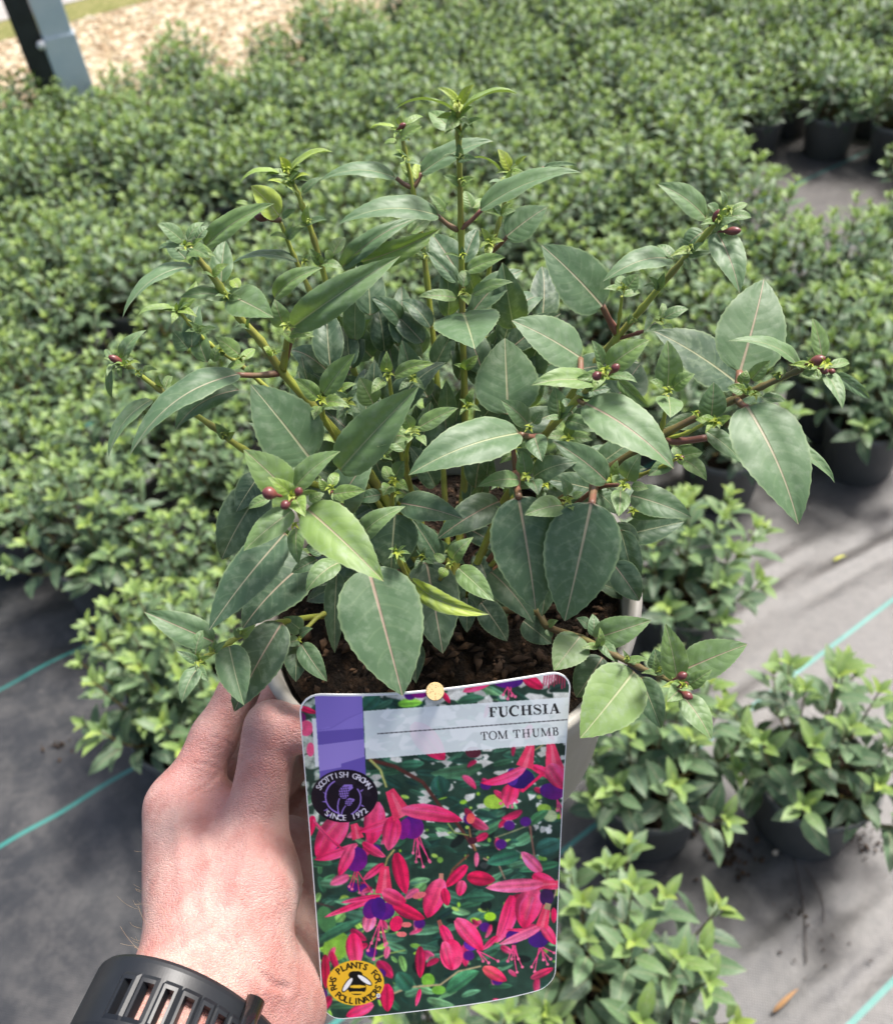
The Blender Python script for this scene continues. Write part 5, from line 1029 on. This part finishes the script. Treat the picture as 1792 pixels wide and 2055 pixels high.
# fine wrist hairs
rh = random.Random(3); V, Fc = [], []
selm = np.where((HN[:, 2] > -.35) & (zxh < 520) & (zyh > 850) & (zyh < 1680) & (HN[:, 0] < -.1))[0]
for i in range(44):
    k = selm[rh.randrange(len(selm))]
    if zyh[k] < 1250 and rh.random() < .6: continue
    b = Vector(HW[k])-Vector(org); nn = Vector(Mn @ HN[k]); g_ = Vector(Mn @ np.array([rh.uniform(-.9, -.1), rh.uniform(.1, 1.0), rh.uniform(-.1, .5)])); L = rh.uniform(.003, .009)*(1.2 if zyh[k] > 1350 else .6)
    pts = [b-nn*.0003, b+nn*L*.25+g_*L*.2, b+nn*L*.4+g_*L*.55, b+nn*L*.42+g_*L*.95]; tube(spline(pts, 3), [.000045]*9+[.00002], 3, V, Fc, False)
HAIR = simple('hair_fair', (.40, .28, .16), (.5, .36, .22), 90, .4); ho = obj('hair', mesh('hair', V, Fc), HAIR, PERS); ho['kind'] = 'stuff'

# ------------------------------------------------------------------ watch strap round the wrist
WA = np.array(cs(455, 1960, .352)); WB = np.array(cs(300, 2350, .302)); wax = (WA-WB)/np.linalg.norm(WA-WB)
e1 = np.array([1, 0, 0])-wax*wax[0]; e1 /= np.linalg.norm(e1); e2 = np.cross(wax, e1)
if e2[2] < 0: e2 = -e2                                 # e2 points towards the viewer: angle 0 right, 90 towards us
SW, S0 = .0260, WA-wax*.0165                           # strap width and the middle of its upper edge
def radius(s, th):
    o_ = S0-wax*s; dr = e1*math.cos(th)+e2*math.sin(th); rr = np.arange(.012, .062, .0004); f_ = field(o_+rr[:, None]*dr); k = np.argmax(f_ > 0); return rr[k] if f_[k] > 0 else .05
TH = [math.radians(x) for x in range(0, 360, 10)]
prof = np.array([np.mean([radius(s, a) for s in (.002, .013, .024)]) for a in TH])
fc = np.fft.rfft(prof); fc[5:] = 0; 
def rad_(a): k = np.arange(len(fc)); z_ = (fc*np.exp(1j*k*a)).real; return (z_[0]+2*z_[1:].sum())/len(prof)
def spt(a, s, h): q = S0-wax*s+(e1*math.cos(a)+e2*math.sin(a))*(rad_(a)+.0012+h); return Vector(Mn @ q+np.array(CAM))
WATCH = empty('watch_strap', spt(R_(90), .013, 0)); tag(WATCH, 'black rubber watch strap with slots, buckled round the wrist', 'watch strap')
WL = WATCH.location
STRAP = simple('strap_rubber', (.008, .0095, .012), (.013, .015, .018), 60, .42, .10, .4); GLOSS = simple('keeper_gloss', (.008, .008, .009), (.012, .012, .013), 25, .18, 0, .6)
NA, NS = 300, 20; s_edges = [SW*i/NS for i in range(NS+1)]
slots = [84+9.0*i for i in range(-4, 4)]                # slot centres in degrees round the wrist
def is_slot(ad, si): return any(abs(ad-c) < 2.0 for c in slots) and 7 <= si <= 15
V, Fc = [], []; vid = {}
def pv(i, j, top):
    key = (i % NA, j, top)
    if key not in vid:
        a = 2*math.pi*i/NA; s = s_edges[j]; ew = min(s, SW-s); h = (.0034-.0012*max(0, 1-ew/.0016)) if top else 0.0
        ad = math.degrees(a) % 360
        if top:
            for c in slots:
                if abs(ad-c) < 3.6 and 5.5 <= j <= 16.5: h += .0007
        vid[key] = len(V); V.append(spt(a, s, h)-WL)
    return vid[key]
solid = np.ones((NA, NS), bool)
for i in range(NA):
    for j in range(NS):
        if is_slot(360*(i+.5)/NA, j): solid[i, j] = False
for i in range(NA):
    for j in range(NS):
        if not solid[i, j]: continue
        Fc.append((pv(i, j, 1), pv(i+1, j, 1), pv(i+1, j+1, 1), pv(i, j+1, 1))); Fc.append((pv(i, j, 0), pv(i, j+1, 0), pv(i+1, j+1, 0), pv(i+1, j, 0)))
        if j == 0 or not solid[i, j-1]: Fc.append((pv(i, j, 0), pv(i+1, j, 0), pv(i+1, j, 1), pv(i, j, 1)))
        if j == NS-1 or not solid[i, j+1]: Fc.append((pv(i, j+1, 1), pv(i+1, j+1, 1), pv(i+1, j+1, 0), pv(i, j+1, 0)))
        if not solid[(i-1) % NA, j]: Fc.append((pv(i, j, 1), pv(i, j+1, 1), pv(i, j+1, 0), pv(i, j, 0)))
        if not solid[(i+1) % NA, j]: Fc.append((pv(i+1, j, 0), pv(i+1, j+1, 0), pv(i+1, j+1, 1), pv(i+1, j, 1)))
me = mesh('strap', V, Fc, False); so = obj('strap', me, STRAP, WATCH)
def band(a0, a1, h0, h1, s0, s1, mat, name, parent, n=16):
    V, Fc = [], []
    for i in range(n+1):
        a = R_(a0+(a1-a0)*i/n); q = math.sin(math.pi*i/n)**.5
        for s, h in ((s0, h0), (s0, h0+(h1-h0)*q), (s1, h0+(h1-h0)*q), (s1, h0)): V.append(spt(a, s, h)-WL)
    for i in range(n):
        for k in range(4): Fc.append((i*4+k, i*4+(k+1) % 4, (i+1)*4+(k+1) % 4, (i+1)*4+k))
    Fc += [(3, 2, 1, 0), tuple(n*4+k for k in range(4))]; return obj(name, mesh(name, V, Fc, True), mat, parent)
kp = band(40, 55, .0030, .0072, -.0018, SW+.002, GLOSS, 'keeper', WATCH)
Vt = [spt(R_(47.5+dx), .010+ds, .0074)-WL for dx, ds in ((-2.6, 0), (2.6, 0), (0, -.0048))]; obj('arrow_mark', mesh('arrow_mark', Vt, [(0, 1, 2)], False), BLK, kp)
band(150, 196, .0030, .0050, -.0005, SW+.0005, STRAP, 'lug', WATCH)
